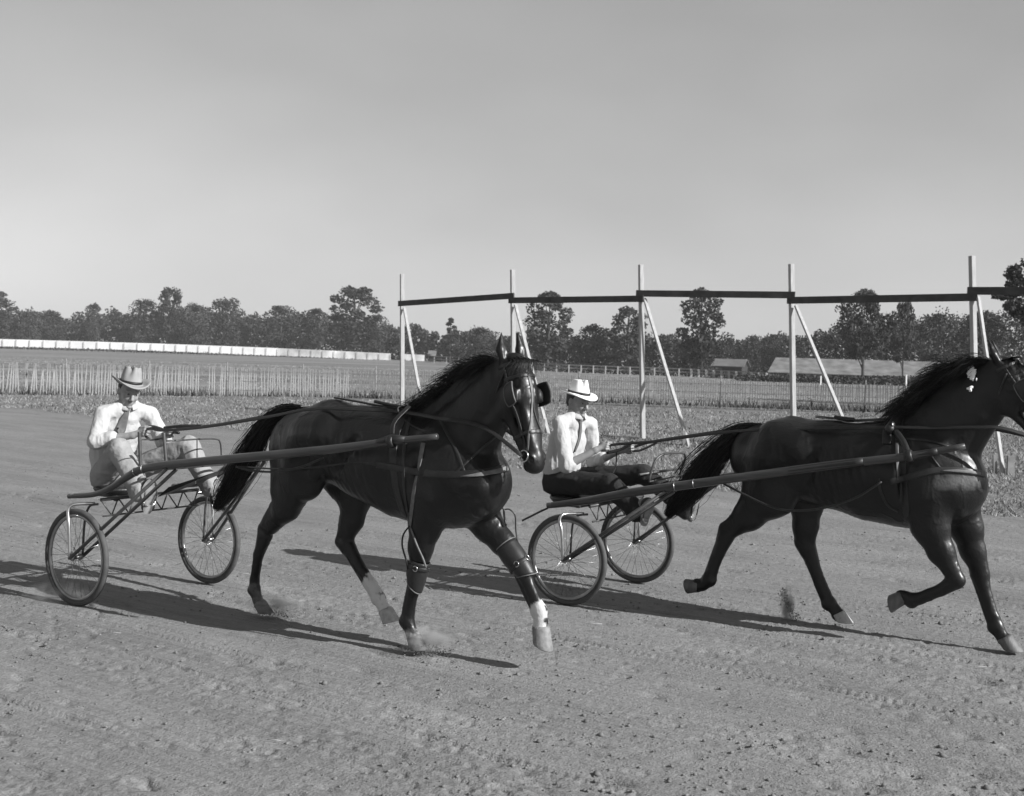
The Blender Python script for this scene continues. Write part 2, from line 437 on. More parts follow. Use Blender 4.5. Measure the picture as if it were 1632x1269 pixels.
def mr(src, a, b_, c, d):
    m = n.nodes.new('ShaderNodeMapRange'); m.inputs[1].default_value = a; m.inputs[2].default_value = b_; m.inputs[3].default_value = c; m.inputs[4].default_value = d; K(src, m.inputs[0]); return m.outputs[0]
def mth(op, a, b_):
    m = n.nodes.new('ShaderNodeMath'); m.operation = op
    for i, v in enumerate((a, b_)):
        if isinstance(v, (int, float)): m.inputs[i].default_value = v
        else: K(v, m.inputs[i])
    return m.outputs[0]
RA = math.radians(-33)
d1 = mth('MULTIPLY', mr(nz(1.1, 6, st=(.35, 1.5, 1), rot=RA), .3, .7, .86, 1.14), mr(nz(1., 5, st=(1.5, 30, 1), rot=RA), .3, .7, .86, 1.12)); d2 = mr(nz(26, 6), .3, .7, .93, 1.07); d3 = mr(nz(90, 3), .28, .72, .9, 1.1)
dirt = mth('MULTIPLY', mth('MULTIPLY', mth('MULTIPLY', d1, d2), d3), .195)
g1 = mr(nz(.35, 5), .3, .7, .75, 1.25); g2 = mr(nz(7, 6), .3, .7, .65, 1.35)
grs = mth('MULTIPLY', mth('MULTIPLY', g1, g2), .155)
at = n.nodes.new('ShaderNodeAttribute'); at.attribute_name = 'mark'
mx = n.nodes.new('ShaderNodeMix'); mx.data_type = 'FLOAT'; K(at.outputs['Fac'], mx.inputs[0]); K(dirt, mx.inputs[2]); K(grs, mx.inputs[3]); K(mx.outputs[0], b.inputs['Base Color'])
bu = n.nodes.new('ShaderNodeBump'); bu.inputs['Strength'].default_value = .7; bu.inputs['Distance'].default_value = .012
K(mth('ADD', nz(75, 5), mth('ADD', mth('MULTIPLY', nz(22, 4), 1.2), mth('MULTIPLY', nz(1., 5, st=(2.2, 34, 1), rot=RA), 2.6))), bu.inputs['Height']); K(bu.outputs[0], b.inputs['Normal'])
tr_ = mk('dirt_track', np.stack([GX, GY, G2.ravel()], 1), Fq, gmat, attr=gm); tag(tr_, kind='structure')
def ground_z(x, y):
    i = min(max(int(np.searchsorted(zs, y)), 1), NR - 2); j = min(max(int(np.searchsorted(us, x / y)), 1), NC - 2)
    return float(G2[i, j])
fm = mat('field_ground', .16, .95, spec=.1)
n = fm.node_tree; K = n.links.new; b = n.nodes['Principled BSDF']; tc = n.nodes.new('ShaderNodeTexCoord')
g1 = mr(nz(.05, 5, st=(.4, 2.2, 1)), .3, .7, .72, 1.3); g2 = mr(nz(.9, 6), .3, .7, .82, 1.18)
K(mth('MULTIPLY', mth('MULTIPLY', g1, g2), .172), b.inputs['Base Color'])
tag(mk('ground', [(-900, -60, -.1), (900, -60, -.1), (900, 1300, -.1), (-900, 1300, -.1)], [(0, 1, 2, 3)], fm, smooth=False), kind='structure')

# loose clods, pebbles, straw on the track
def ico():
    t = (1 + 5 ** .5) / 2
    V = np.array([(-1, t, 0), (1, t, 0), (-1, -t, 0), (1, -t, 0), (0, -1, t), (0, 1, t), (0, -1, -t), (0, 1, -t), (t, 0, -1), (t, 0, 1), (-t, 0, -1), (-t, 0, 1)], float) / 1.9
    Fs = np.array([(0, 11, 5), (0, 5, 1), (0, 1, 7), (0, 7, 10), (0, 10, 11), (1, 5, 9), (5, 11, 4), (11, 10, 2), (10, 7, 6), (7, 1, 8), (3, 9, 4), (3, 4, 2), (3, 2, 6), (3, 6, 8), (3, 8, 9), (4, 9, 5), (2, 4, 11), (6, 2, 10), (8, 6, 7), (9, 8, 1)])
    return V, Fs
IV, IF = ico()
def lumps(P_, S_, name, m, flat=.7):
    N = len(P_); V = IV[None] * (1 + rng.uniform(-.35, .35, (N, 12, 1))) * S_[:, None, None]
    V[:, :, 2] *= flat; th = rng.uniform(0, 6.28, N); c, s = np.cos(th)[:, None], np.sin(th)[:, None]
    V = np.stack([V[:, :, 0] * c - V[:, :, 1] * s, V[:, :, 0] * s + V[:, :, 1] * c, V[:, :, 2]], 2) + P_[:, None, :]
    Fs = (IF[None] + (np.arange(N) * 12)[:, None, None]).reshape(-1, 3)
    return mk(name, V.reshape(-1, 3), Fs, m, smooth=False)
cp = []; cs = []
for k in range(9000):
    z = 4.2 * (19 / 4.2) ** rng.random(); x = rng.uniform(-.52, .52) * z
    if edge_dist(np.array(x), np.array(z)) > 0: continue
    if rng.random() > .25 + .8 * float(vnoise(np.array([[x * .9, z * .9, 0]]), 3)[0] > .05): continue
    s = .0035 + .009 * rng.random() ** 3 + (.012 * rng.random() if rng.random() < .03 else 0)
    cp.append((x, z, ground_z(x, z) + s * .25)); cs.append(s)
tag(lumps(np.array(cp), np.array(cs), 'clods', MT['clod']), 'small dry clods and crumbs of earth scattered over the dirt track', 'clods', kind='stuff')
m_ = M()
for k in range(16):
    z = 4.5 * (14 / 4.5) ** rng.random(); x = rng.uniform(-.46, .46) * z; a = rng.uniform(0, 3.14); l = rng.uniform(.03, .08)
    g = ground_z(x, z) + .012; d = np.array((math.cos(a) * l, math.sin(a) * l, 0)); m_.tube([np.array((x, z, g)) - d * .7, np.array((x, z, g + .002)), np.array((x, z, g)) + d * .7], .0016, 4)
tag(m_.obj('straw', MT['straw']), 'pale bits of straw strewn over the dirt track', 'straw', kind='stuff')

# ------------------------------------------------------------------ grass
def blades(n_, xf, hgt, wid, name, m, label, cat, lean=.5):
    Pn = xf(n_); n_ = len(Pn); h = hgt(Pn); a = rng.uniform(0, 6.283, n_); w = wid(Pn)
    t = np.stack([np.cos(a) * w, np.sin(a) * w, np.zeros(n_)], 1)
    le = rng.normal(0, lean, (n_, 2)) * h[:, None]
    top = Pn + np.stack([le[:, 0], le[:, 1], h], 1)
    V = np.stack([Pn - t, Pn + t, top], 1).reshape(-1, 3)
    o = mk(name, V, np.arange(n_ * 3).reshape(-1, 3), m, smooth=False)
    return tag(o, label, cat, kind='stuff')
gl = mat('grass_blade', .20, .7, spec=.3, var=.55, vs=1.2)
def verge(n_):
    z = 12.5 * (46 / 12.5) ** rng.random(n_) ; x = rng.uniform(-.56, .56, n_) * z
    e = edge_dist(x, z); nn = fbm(np.stack([x * .8, z * .8, x * 0], 1), 3, 5); k = (e + .6 * nn > .1) & (rng.random(n_) < .45 + .9 * np.clip(nn + .3, 0, 1))
    return np.stack([x, z, np.zeros(n_) + .01], 1)[k]
blades(170000, verge, lambda p: (.03 + .07 * rng.random(len(p)) ** 2) * (1 + 1.0 * np.clip(fbm(p * .6, 2, 9), 0, 1)), lambda p: .006 + .00035 * p[:, 1], 'grass', gl, 'short rough grass growing between the dirt track and the picket fence', 'grass', .7)
fence_pts = np.array([G(-260, 628)[:2], G(-120, 629)[:2], G(0, 630)[:2], G(400, 632)[:2], G(900, 640)[:2], G(1400, 657)[:2], G(1632, 665)[:2], G(1900, 674)[:2]])
fl_ = np.concatenate([[0], np.cumsum(np.linalg.norm(np.diff(fence_pts, axis=0), axis=1))])
def fpt(s): return np.array((np.interp(s, fl_, fence_pts[:, 0]), np.interp(s, fl_, fence_pts[:, 1])))
def weeds(n_):
    s = rng.uniform(0, fl_[-1], n_); p = np.array([fpt(v) for v in s]); nn = vnoise(np.stack([s * .35, s * 0, s * 0], 1), 4)
    p += rng.normal(0, .35, (n_, 2)); k = rng.random(n_) < .25 + .9 * np.clip(nn + .1, 0, 1); return np.stack([p[:, 0], p[:, 1], np.zeros(n_) + .0], 1)[k]
wd = mat('weed_blade', .07, .8, spec=.3, var=.5, vs=.7)
blades(7000, weeds, lambda p: .12 + .38 * rng.random(len(p)) ** 2, lambda p: .02 + .02 * rng.random(len(p)), 'weeds', wd, 'taller dark weeds growing along the foot of the picket fence', 'weeds', .3)
def field(n_):
    z = 46 * (150 / 46) ** rng.random(n_); x = rng.uniform(-.55, .55, n_) * z; return np.stack([x, z, x * 0 - .09], 1)
blades(30000, field, lambda p: .02 + .06 * rng.random(len(p)) ** 2, lambda p: .0007 * p[:, 1], 'meadow_grass', gl, 'taller meadow grass covering the infield behind the picket fence', 'meadow grass', .5)

# ------------------------------------------------------------------ picket (snow) fence
F0 = fpt(0)
fence = thing('picket_fence', 'low wired picket fence of thin upright slats crossing the grass behind the track', 'fence', (F0[0], F0[1], -.05))
base_s = M().box((0, 0, .62), (.036, .012, 1.2)).obj('slat', MT['slat'], fence, smooth=False)
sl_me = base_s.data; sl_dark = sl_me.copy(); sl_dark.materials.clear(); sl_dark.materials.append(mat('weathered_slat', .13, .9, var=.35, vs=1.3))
S = []
s = 0.0
while s < fl_[-1]:
    p = fpt(s); px = CX + F * p[0] / p[1]; S.append((s, p, px)); s += .105 + rng.uniform(-.012, .012)
S = [e for e in S if -60 < e[2] < 1690]
order = sorted(S, key=lambda e: e[1][1] + (0 if e[2] < 560 else 2.0))
own = set(id(e) for e in order[:300]); rest = M(); first = True
for e in S:
    s, p, px = e
    if rng.random() < (.07 if px < 400 else .04): continue
    q = fpt(s + .1) - p; yaw = math.atan2(q[1], q[0]); tl = rng.normal(0, .025 if px > 260 else .04); dz = rng.normal(0, .02) - (.05 if rng.random() < .1 else 0)
    if id(e) in own:
        o = base_s if first else base_s.copy()
        if not first: sc.collection.objects.link(o); o.parent = fence
        first = False
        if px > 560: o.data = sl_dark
        o.location = (p[0] - F0[0], p[1] - F0[1], dz); o.rotation_euler = (0, tl, yaw)
    else:
        c, si = math.cos(yaw), math.sin(yaw)
        rest.box((p[0], p[1], .57 + dz), (.022, .012, 1.2), ((c, si, 0), (-si, c, 0), (0, 0, 1)))
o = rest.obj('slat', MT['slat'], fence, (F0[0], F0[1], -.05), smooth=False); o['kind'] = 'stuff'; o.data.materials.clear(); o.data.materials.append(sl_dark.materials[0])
for hz_ in (.25, .62, 1.0):
    M().tube([(fpt(s)[0] - F0[0], fpt(s)[1] - F0[1], hz_ + .05) for s in np.arange(0, fl_[-1], 1.0)], .006, 4).obj('wire', MT['steel'], fence)
pm = None
for s in np.arange(1.1, fl_[-1], 3.1):
    p = fpt(s)
    if not -60 < CX + F * p[0] / p[1] < 1690: continue
    if pm is None: pm = M().tube([(0, 0, 0), (0.01, 0, .8), (0, 0, 1.42)], [.035, .032, .028], 7).obj('fence_post', MT['post'], fence)
    o = pm if pm.get('u') is None else pm.copy()
    if o is not pm: sc.collection.objects.link(o); o.parent = fence
    pm['u'] = 1; o.location = (p[0] - F0[0], p[1] - F0[1] + .05, 0); o.rotation_euler = (rng.normal(0, .02), rng.normal(0, .025), 0)
for o in fence.children:
    if 'u' in o: del o['u']
# stray white marker posts in the infield
for i, (px, py, h, lb) in enumerate([(1308, 613, .9, 'short white marker post in the infield left of the small shed roof trees'), (1444, 618, 1.3, 'white marker post standing in the infield behind the horse\'s mane')]):
    g = G(px, py); t = thing('marker_post', lb, 'post', (g[0], g[1], 0)); M().box((0, 0, h / 2 - .05), (.12, .1, h), bev=.01).obj('post', MT['wfence'], t, smooth=False)
    M().box((0, 0, h - .04), (.15, .13, .03)).obj('cap', MT['wfence'], t, smooth=False)

# ------------------------------------------------------------------ tall timber frame
pz = [34.2, 31.2, 28.4, 26.8, 23.6, 21.0]; ptop = [(641, 437), (817, 430), (1021.5, 422), (1261, 421), (1549, 408), (1875, 396)]; pbot = [641, 819, 1024.5, 1265, 1556, 1886]
lean = [(0.0, 0), (-.03, 0), (-.04, 0), (-.05, 0), (-.05, 0), (-.05, 0)]
frame = thing('timber_frame', 'tall open frame of whitewashed posts joined by shade-toned planks and propped by slanting braces', 'timber frame', (3.29, 28.4, 0))
fo = (3.29, 28.4, 0)
tops = []
for z_, tp_, bx_ in zip(pz, ptop, pbot):
    a = P(bx_, CY + (bx_ - CX) * .03 + F * 2.05 / z_, z_); bq = P(tp_[0], tp_[1], z_); tops.append((a, bq))
    M().beam(a, bq, .115, .095, up=(.45, -.9, 0), bev=.006).obj('post', MT['whitewood'], frame, fo, smooth=False)
def at(i, z):
    a, bq = tops[i]; return a + (bq - a) * (z - a[2]) / (bq[2] - a[2])
bh = [(3.38, 3.49), (3.36, 3.44), (3.62, 3.59), (3.47, 3.45), (3.60, 3.60)]
bh = []
for i, (y0, y1) in enumerate([(484, 472), (479, 476.5), (468, 470.5), (479, 474), (464, 464)]):
    def hgt(k, py):
        a, bq = tops[k]; x = CX + F * (bq[0]) / bq[1]; d = ray(x, py); return HC + d[2] * bq[1]
    bh.append((hgt(i, y0), hgt(i + 1, y1)))
for i, (z0, z1) in enumerate(bh):
    a = at(i, z0); c = at(i + 1, z1); d = (c - a) / np.linalg.norm(c - a); off = np.array((-.45, -.9, 0)) * (.085 if i % 2 else .088)
    M().beam(a - d * .1 + off, c + d * .1 + off, .04, .16, bev=.004).obj('crossbeam', MT['board'], frame, fo, smooth=False)
for i, foot in enumerate([(-2.35, 32.1), (1.0, 29.2), G(1100, 713)[:2], (7.55, 24.7), G(1600, 758)[:2], (13.9, 18.9)]):
    a = at(i, (bh[i][0] if i < 5 else 3.6) - .12) + np.array((.07, -.1, 0)); f = np.array((foot[0], foot[1], -.05))
    M().beam(a, f, .085, .05, up=(.45, -.9, 0), bev=.004).obj('brace', MT['whitewood'], frame, fo, smooth=False)
    s_ = f + np.array((-.12, .1, .0)); M().beam(s_, s_ + np.array((-.02, .0, .42)), .07, .05, up=(0, 1, 0)).obj('stake', MT['post'], frame, fo, smooth=False)
    if i == 4:
        s_ = f + np.array((.12, -.0, .0)); M().beam(s_, s_ + np.array((0, 0, .42)), .13, .06, up=(0, 1, 0)).obj('stake', MT['post'], frame, fo, smooth=False)

# ------------------------------------------------------------------ far board fence and rail fence
wf = [(-80, 550, 13), (0, 552.5, 12), (130, 556, 12), (260, 560, 12), (420, 566.5, 12.5), (520, 570.5, 12), (600, 574.5, 12), (680, 577.5, 11.5)]
pts = [(G(a, b_)[:2], h / F * G(a, b_)[1]) for a, b_, h in wf]
bo = tuple(P(0, 552.5, 312.)); bf = thing('board_fence', 'long white board fence along the far side of the infield at left', 'fence', bo)
xs = [w[0] for w in wf]
def wfp(px):
    j = min(max(int(np.searchsorted(xs, px)) - 1, 0), len(wf) - 2); t = (px - xs[j]) / (xs[j + 1] - xs[j]); y = wf[j][1] + t * (wf[j + 1][1] - wf[j][1]); h = wf[j][2] + t * (wf[j + 1][2] - wf[j][2])
    g = P(px, y, 312.); return g, h / F * 312.
px = -60.0
wf2 = mat('patchy_white_boards', .55, .8, var=.45, vs=.25)
while px < 665:
    stp = 21.5 if px < 260 else 18; a, ha = wfp(px); c, hb = wfp(px + stp * .985)
    mm = M(); A_ = np.array(a); C_ = np.array(c); z0 = -.05 + rng.uniform(0, .1)
    dn = np.array((0, -.12, 0))
    dz = 0.0
    V = [A_ + (0, 0, z0), C_ + (0, 0, z0), C_ + (0, 0, hb + dz), A_ + (0, 0, ha + dz)]; V = V + [v - dn for v in V]
    mm.add(V, [(0, 1, 2, 3), (7, 6, 5, 4), (0, 4, 5, 1), (1, 5, 6, 2), (2, 6, 7, 3), (3, 7, 4, 0)])
    skip = px > 560 and rng.random() < .2
    if not skip: mm.obj('panel', MT['wfence'] if px < 430 else wf2, bf, bo, smooth=False)
    M().box((a[0], a[1] - .2, a[2] + ha / 2), (.07, .1, ha * .9)).obj('fence_post', MT['post'], bf, bo, smooth=False)
    px += stp
rf_ = [(690, 578, 11), (730, 580, 12), (800, 586.5, 13), (900, 593, 13), (1000, 596.5, 13), (1100, 600, 13), (1225, 605.5, 12)]
rp = [(G(a, b_), h / F * G(a, b_)[1]) for a, b_, h in rf_]
rfence = thing('rail_fence', 'far fence of white posts and pale rails between the meadow and the trees', 'fence', (rp[3][0][0], rp[3][0][1], -.1)); ro = (rp[3][0][0], rp[3][0][1], -.1)
xs2 = [w[0] for w in rf_]; px = 692.0; prev = None
while px < 1225:
    j = min(max(int(np.searchsorted(xs2, px)) - 1, 0), len(rf_) - 2); t = (px - xs2[j]) / (xs2[j + 1] - xs2[j])
    g = G(px, rf_[j][1] + t * (rf_[j + 1][1] - rf_[j][1])); h = (rf_[j][2] + t * (rf_[j + 1][2] - rf_[j][2])) / F * g[1]
    M().box((g[0], g[1], h / 2 - .1), (.16 if px < 1095 else .30, .15, h)).obj('fence_post', MT['whitewood'], rfence, ro, smooth=False)
    if prev is not None:
        for fr in (.88, .5): M().beam((prev[0], prev[1] + .15, prev[2] * fr), (g[0], g[1] + .15, h * fr), .08, .16).obj('rail', MT['post'], rfence, ro, smooth=False)
    prev = (g[0], g[1], h); px += 19.5 if px < 1095 else 12

# ------------------------------------------------------------------ long low shed
def shed(name, label, a, c, depth, eave, ridge, name_cat='shed', roofmat=None):
    a = np.array((a[0], a[1], 0.)); c = np.array((c[0], c[1], 0.)); x = (c - a) / np.linalg.norm(c - a); nrm = np.array((-x[1], x[0], 0)); 
    t = thing(name, label, name_cat, tuple(a)); up = np.array((0, 0, 1.))
    w = M(); A, B = a, c; C_, D_ = c + nrm * depth, a + nrm * depth
    V = [A, B, C_, D_] + [p + up * eave for p in (A, B, C_, D_)] + [a + nrm * depth / 2 + up * (ridge - .05), c + nrm * depth / 2 + up * (ridge - .05)]
    w.add(V, [(0, 1, 5, 4), (2, 3, 7, 6), (0, 4, 8, 7, 3), (1, 2, 6, 9, 5)]); w.obj('wall', MT['dark'], t, a, smooth=False)
    r = M(); 
    e1, e2 = a - x * .4 - nrm * .5, c + x * .4 - nrm * .5; r1, r2 = a - x * .4 + nrm * depth / 2, c + x * .4 + nrm * depth / 2; f1, f2 = a - x * .4 + nrm * (depth + .5), c + x * .4 + nrm * (depth + .5)
    def slab(p, q_, s_, u_): r.add([p, q_, s_, u_] + [v - up * .12 for v in (p, q_, s_, u_)], [(0, 1, 2, 3), (7, 6, 5, 4), (0, 4, 5, 1), (1, 5, 6, 2), (2, 6, 7, 3), (3, 7, 4, 0)])
    slab(e1 + up * (eave - .1), e2 + up * (eave - .1), r2 + up * ridge, r1 + up * ridge); slab(r1 + up * ridge, r2 + up * ridge, f2 + up * (eave - .1), f1 + up * (eave - .1))
    r.obj('roof', roofmat or MT['roofm'], t, a, smooth=False); return t
g0, g1_ = P(1229, 600, 165), P(1660, 607, 150)
shed('long_shed', 'long low shed with a pale sloping roof behind the trees at right', g0, g1_, 9, .9, 2.95, roofmat=mat('pale_roof', .17, .85, var=.4, vs=.8, stretch=(1, .25, 3)))
g0, g1_ = P(1137, 600, 190), P(1182, 600, 188)
shed('small_shed', 'small low shed with a grey roof at the left end of the long shed', g0, g1_, 4, 1.5, 2.6)
g0, g1_ = P(684, 581, 285), P(692, 581, 285)
shed('far_cottage', 'tiny pale cottage just visible beneath far trees left of the first horse head', g0, g1_, 3, 1.6, 2.8)

# ------------------------------------------------------------------ trees
leafm = mat('foliage', .036, .8, spec=.25, var=.55, vs=.55)
leafm2 = mat('pale_foliage', .052, .8, spec=.25, var=.5, vs=.55)
def leaf_cloud(C, R, n_, size, squash=.8):
    """leaf clumps spread over blobs C (centres) with radii R"""
    k = rng.integers(0, len(C), n_) if len(C) > 1 else np.zeros(n_, int)
    d = rng.normal(size=(n_, 3)); d /= np.linalg.norm(d, axis=1)[:, None]
    r = R[k] * (1 - .55 * rng.random(n_) ** 1.6) * (1 + .25 * vnoise(d * 2.3 + C[k], 3))
    d[:, 2] *= squash
    P0 = C[k] + d * r[:, None]
    a = rng.normal(size=(n_, 3)); a /= np.linalg.norm(a, axis=1)[:, None]; b_ = np.cross(a, rng.normal(size=(n_, 3))); b_ /= np.linalg.norm(b_, axis=1)[:, None]
    s = (size[k] if isinstance(size, np.ndarray) else size) * rng.uniform(.5, 1.3, n_); s = s[:, None]
    V = np.stack([P0 - a * s, P0 - b_ * s * .7, P0 + a * s * .8, P0 + b_ * s * .75], 1).reshape(-1, 3)
    return V
def crown_shape(kind, H_, W_):
    """blob centres/radii for a tree of height H_, width W_"""
    C = []; R = []
    n_ = {'tall': 26, 'round': 22, 'narrow': 16, 'bush': 20, 'open': 24}[kind]
    for i in range(n_):
        u = rng.random(); 
        lo = {'tall': .18, 'round': .12, 'narrow': .1, 'bush': .02, 'open': .3}[kind]
        z = lo + (1 - lo) * (i + .5) / n_
        prof = {'tall': math.sin(math.pi * min(1, (z - lo) / (1 - lo) * .82 + .12)) ** .7, 'round': math.sin(math.pi * ((z - lo) / (1 - lo) * .8 + .15)) ** .6,
                'narrow': .75 * math.sin(math.pi * ((z - lo) / (1 - lo) * .85 + .1)) ** .5, 'bush': (1 - .5 * z) ** .8, 'open': math.sin(math.pi * ((z - lo) / (1 - lo) * .75 + .2)) ** .8}[kind]
        a = i * 2.4 + rng.random(); rad = W_ / 2 * prof * rng.uniform(.35, .85)
        rr = W_ / 2 * (.42 if kind in ('tall', 'open') else .5) * rng.uniform(.55, 1.) * (.6 + .4 * prof)
        C.append((math.cos(a) * rad, math.sin(a) * rad, min(z * H_, H_ - rr * .7))); R.append(rr)
    C.append((0, 0, H_ - W_ * .12)); R.append(W_ * .12)
    return np.array(C), np.array(R)
lib = {}
def tree_mesh(kind, var, n_=1900):
    n_ = int(n_ * 1.9)
    if (kind, var) in lib: return lib[kind, var]
    H_ = 10.; W_ = {'tall': 5.6, 'round': 7., 'narrow': 2.9, 'bush': 7.5, 'open': 7.0}[kind]
    C, R = crown_shape(kind, H_, W_); V = leaf_cloud(C, R, n_, .20 if kind != 'narrow' else .15)
    Fs = np.arange(len(V)).reshape(-1, 4)
    cm = bpy.data.meshes.new('crown'); me = cm
    me.vertices.add(len(V)); me.vertices.foreach_set('co', V.astype(np.float32).ravel()); me.loops.add(len(V)); me.loops.foreach_set('vertex_index', np.arange(len(V), dtype=np.int32))
    me.polygons.add(len(Fs)); me.polygons.foreach_set('loop_start', np.arange(0, len(V), 4, dtype=np.int32)); me.update(calc_edges=True); me.materials.append(leafm if var % 2 == 0 else leafm2)
    t = M(); t.tube(spline([(0, 0, -.3), (.1, 0, 2.5), (-.1, .1, 6), (0, 0, 9)], 8), np.linspace(.24, .04, 8), 7)
    for i in range(0, len(C), 3):
        z0 = max(1.0, C[i][2] * .6 - .5); t.tube(spline([(0, 0, z0), tuple(C[i] * .5 + np.array((0, 0, z0 * .5 + .3))), tuple(C[i])], 5), np.linspace(.1, .02, 5), 5)
    tmp = t.obj('trunk', MT['bark']); tm = tmp.data; bpy.data.objects.remove(tmp)
    lib[kind, var] = (me, tm); return lib[kind, var]
def tree(kind, var, px, top, z, wpx, label, group=None, name='tree', n_=1900, base=0, cat='tree'):
    cm, tm = tree_mesh(kind, var, n_); d = ray(px, 560.); x = d[0] * z
    zt = P(px, top, z)[2]; H_ = zt - base; W0 = {'tall': 5.6, 'round': 7., 'narrow': 2.9, 'bush': 7.5, 'open': 7.0}[kind]
    t = thing(name, label, cat, (x, z, base), rng.uniform(0, 6.28), group); sx = wpx / F * z / W0; sx *= 1.12; t.scale = (sx, sx, H_ / 10.)
    for nm, me in (('crown', cm), ('trunk', tm)):
        o = bpy.data.objects.new(nm, me); sc.collection.objects.link(o); o.parent = t
    return t
T = [
 ('tall', 0, -12, 462, 380, 66, 'tree cut by the left edge, rising above the treeline'),
 ('round', 1, 45, 497, 390, 52, 'low rounded tree next to the leftmost tree of the treeline'),
 ('bush', 0, 78, 496, 400, 62, 'flat-topped bushy tree in the left treeline, left of the thin knob-topped tree'),
 ('tall', 1, 148, 484, 410, 30, 'slender tree whose small crown pokes above the left treeline'),
 ('round', 0, 230, 478, 380, 60, 'broad tree behind the left driver, left of the tallest crown there'),
 ('tall', 2, 268, 459, 380, 50, 'tallest crown in the treeline above the left driver hat'),
 ('round', 3, 308, 484, 385, 52, 'rounded tree just right of the tallest crown above the left driver'),
 ('round', 4, 358, 476, 370, 62, 'wide dark tree ending the high clump right of the left driver'),
 ('round', 5, 447, 487, 350, 70, 'round-headed dark tree over the first horse tail'),
 ('tall', 5, 500, 492, 350, 44, 'ragged middle tree between the round-headed one and the big forked one'),
 ('tall', 4, 562, 458, 330, 84, 'big forked tree left of the first whitewashed post'),
 ('round', 1, 598, 502, 330, 46, 'smaller bushy tree tucked against the big forked tree'),
 ('narrow', 0, 717, 507, 280, 26, 'narrow poplar-like tree between the first two whitewashed posts'),
 ('round', 3, 768, 522, 260, 50, 'pale round tree just left of the first horse ears'),
 ('tall', 3, 873, 465, 215, 70, 'tall feathery tree between the second and third whitewashed posts'),
 ('round', 4, 945, 518, 205, 66, 'rounded tree above the second driver hat'),
 ('tall', 1, 1000, 490, 200, 66, 'full pointed tree partly behind the third whitewashed post'),
 ('tall', 0, 1117, 460, 180, 72, 'tall tree with a heavy round head under the third crossbeam'),
 ('bush', 2, 1113, 540, 182, 66, 'low bushy tree at the foot of the heavy-headed tree'),
 ('round', 3, 1203, 535, 230, 42, 'small round tree left of the fourth whitewashed post, farther left'),
 ('round', 5, 1236, 533, 230, 38, 'small round tree close beside the fourth whitewashed post'),
 ('open', 0, 1376, 463, 140, 78, 'dark open-crowned tree standing in front of the long shed roof'),
 ('open', 1, 1440, 481, 143, 44, 'thin young tree right of the open-crowned tree, before the shed roof'),
 ('round', 5, 1492, 500, 170, 70, 'dense round tree directly above the second horse mane'),
 ('round', 2, 1562, 498, 170, 90, 'broad dense tree behind the fifth whitewashed post'),
]
for k_, v_, px, top, z, w, lb in T: tree(k_, v_, px, top, z, w, lb, n_=2600 if z < 220 else 1900)
# big near tree entering at the right edge
C = []; R = []
for (px, py, r) in [(1640, 440, 30), (1622, 452, 16), (1636, 478, 24), (1612, 470, 9), (1600, 472, 7), (1588, 468, 5), (1668, 420, 34), (1690, 460, 40), (1618, 436, 13), (1612, 486, 9), (1622, 498, 10), (1640, 505, 20), (1660, 520, 30), (1690, 530, 36), (1710, 500, 40), (1700, 400, 34)]:
    for j in range(2): C.append(P(px + rng.uniform(-3, 3), py + rng.uniform(-3, 3), 60 + rng.uniform(-1, 1))); R.append(r / F * 60)
C = np.array(C); R = np.array(R); b0 = P(1690, 560, 60); b0[2] = -.1
big = thing('edge_tree', 'large dark tree leaning in at the right edge, its leafy boughs over the last crossbeam', 'tree', tuple(b0))
V = leaf_cloud(C, R, 4200, .12, 1.0) - b0; mk('crown', V, np.arange(len(V)).reshape(-1, 4), leafm, big, smooth=False)
t = M(); t.tube(spline([(0, 0, 0), (.1, 0, 2), (-.1, 0, 4.5), (.2, 0, 6.5)], 8), np.linspace(.28, .08, 8), 8)
for c in C[::2]: t.tube(spline([(0, 0, max(1.5, (c - b0)[2] - 1.0)), tuple((c - b0) * (.5, .5, 1) + np.array((0, 0, -.3))), tuple(c - b0)], 5), np.linspace(.07, .015, 5), 5)
t.obj('trunk', MT['bark'], big)
# the wood that reads as one mass
C = []; R = []
prof = [(-60, 505, 420), (20, 505, 420), (60, 500, 420), (110, 505, 420), (170, 502, 420), (205, 508, 420), (250, 500, 410), (300, 498, 410), (345, 500, 400), (400, 510, 400), (430, 505, 380), (480, 508, 370), (530, 506, 360), (600, 518, 350), (640, 522, 340), (690, 531, 320), (735, 533, 300), (790, 536, 280), (840, 542, 260), (900, 535, 240), (970, 535, 230), (1040, 535, 230), (1075, 540, 230), (1150, 542, 230), (1190, 545, 240), (1260, 540, 230), (1300, 537, 200), (1340, 520, 190), (1400, 512, 185), (1460, 508, 185), (1520, 510, 185), (1580, 506, 180), (1640, 500, 180), (1720, 500, 180)]
pa = np.array(prof, float)
for px in np.arange(-60, 1710, 9.0):
    for row in range(3):
        z = np.interp(px, pa[:, 0], pa[:, 2]) + rng.uniform(-6, 10) + row * 3; top = np.interp(px, pa[:, 0], pa[:, 1]) + rng.uniform(-5, 8) + 2 * math.sin(px * .13)
        zt = P(px, top, z)[2]; r = rng.uniform(.10, .17) * max(zt, 5) 
        zc = [zt - r, zt * .55, zt * .2][row]; x = ray(px + rng.uniform(-5, 5), 560)[0] * z; C.append((x, z, zc)); R.append(max(r, .9) * (1.15 if row else 1) * (1.2 if row == 2 else 1))
C = np.array(C); R = np.array(R) * 1.5
V = leaf_cloud(C, R, 150000, C[:, 1] * .00125, 1.2); V[:, 2] = np.maximum(V[:, 2], -.1)
tag(mk('woodland', V, np.arange(len(V)).reshape(-1, 4), leafm, smooth=False), 'belt of far-off woodland closing the view behind the fences', 'woodland', kind='stuff')
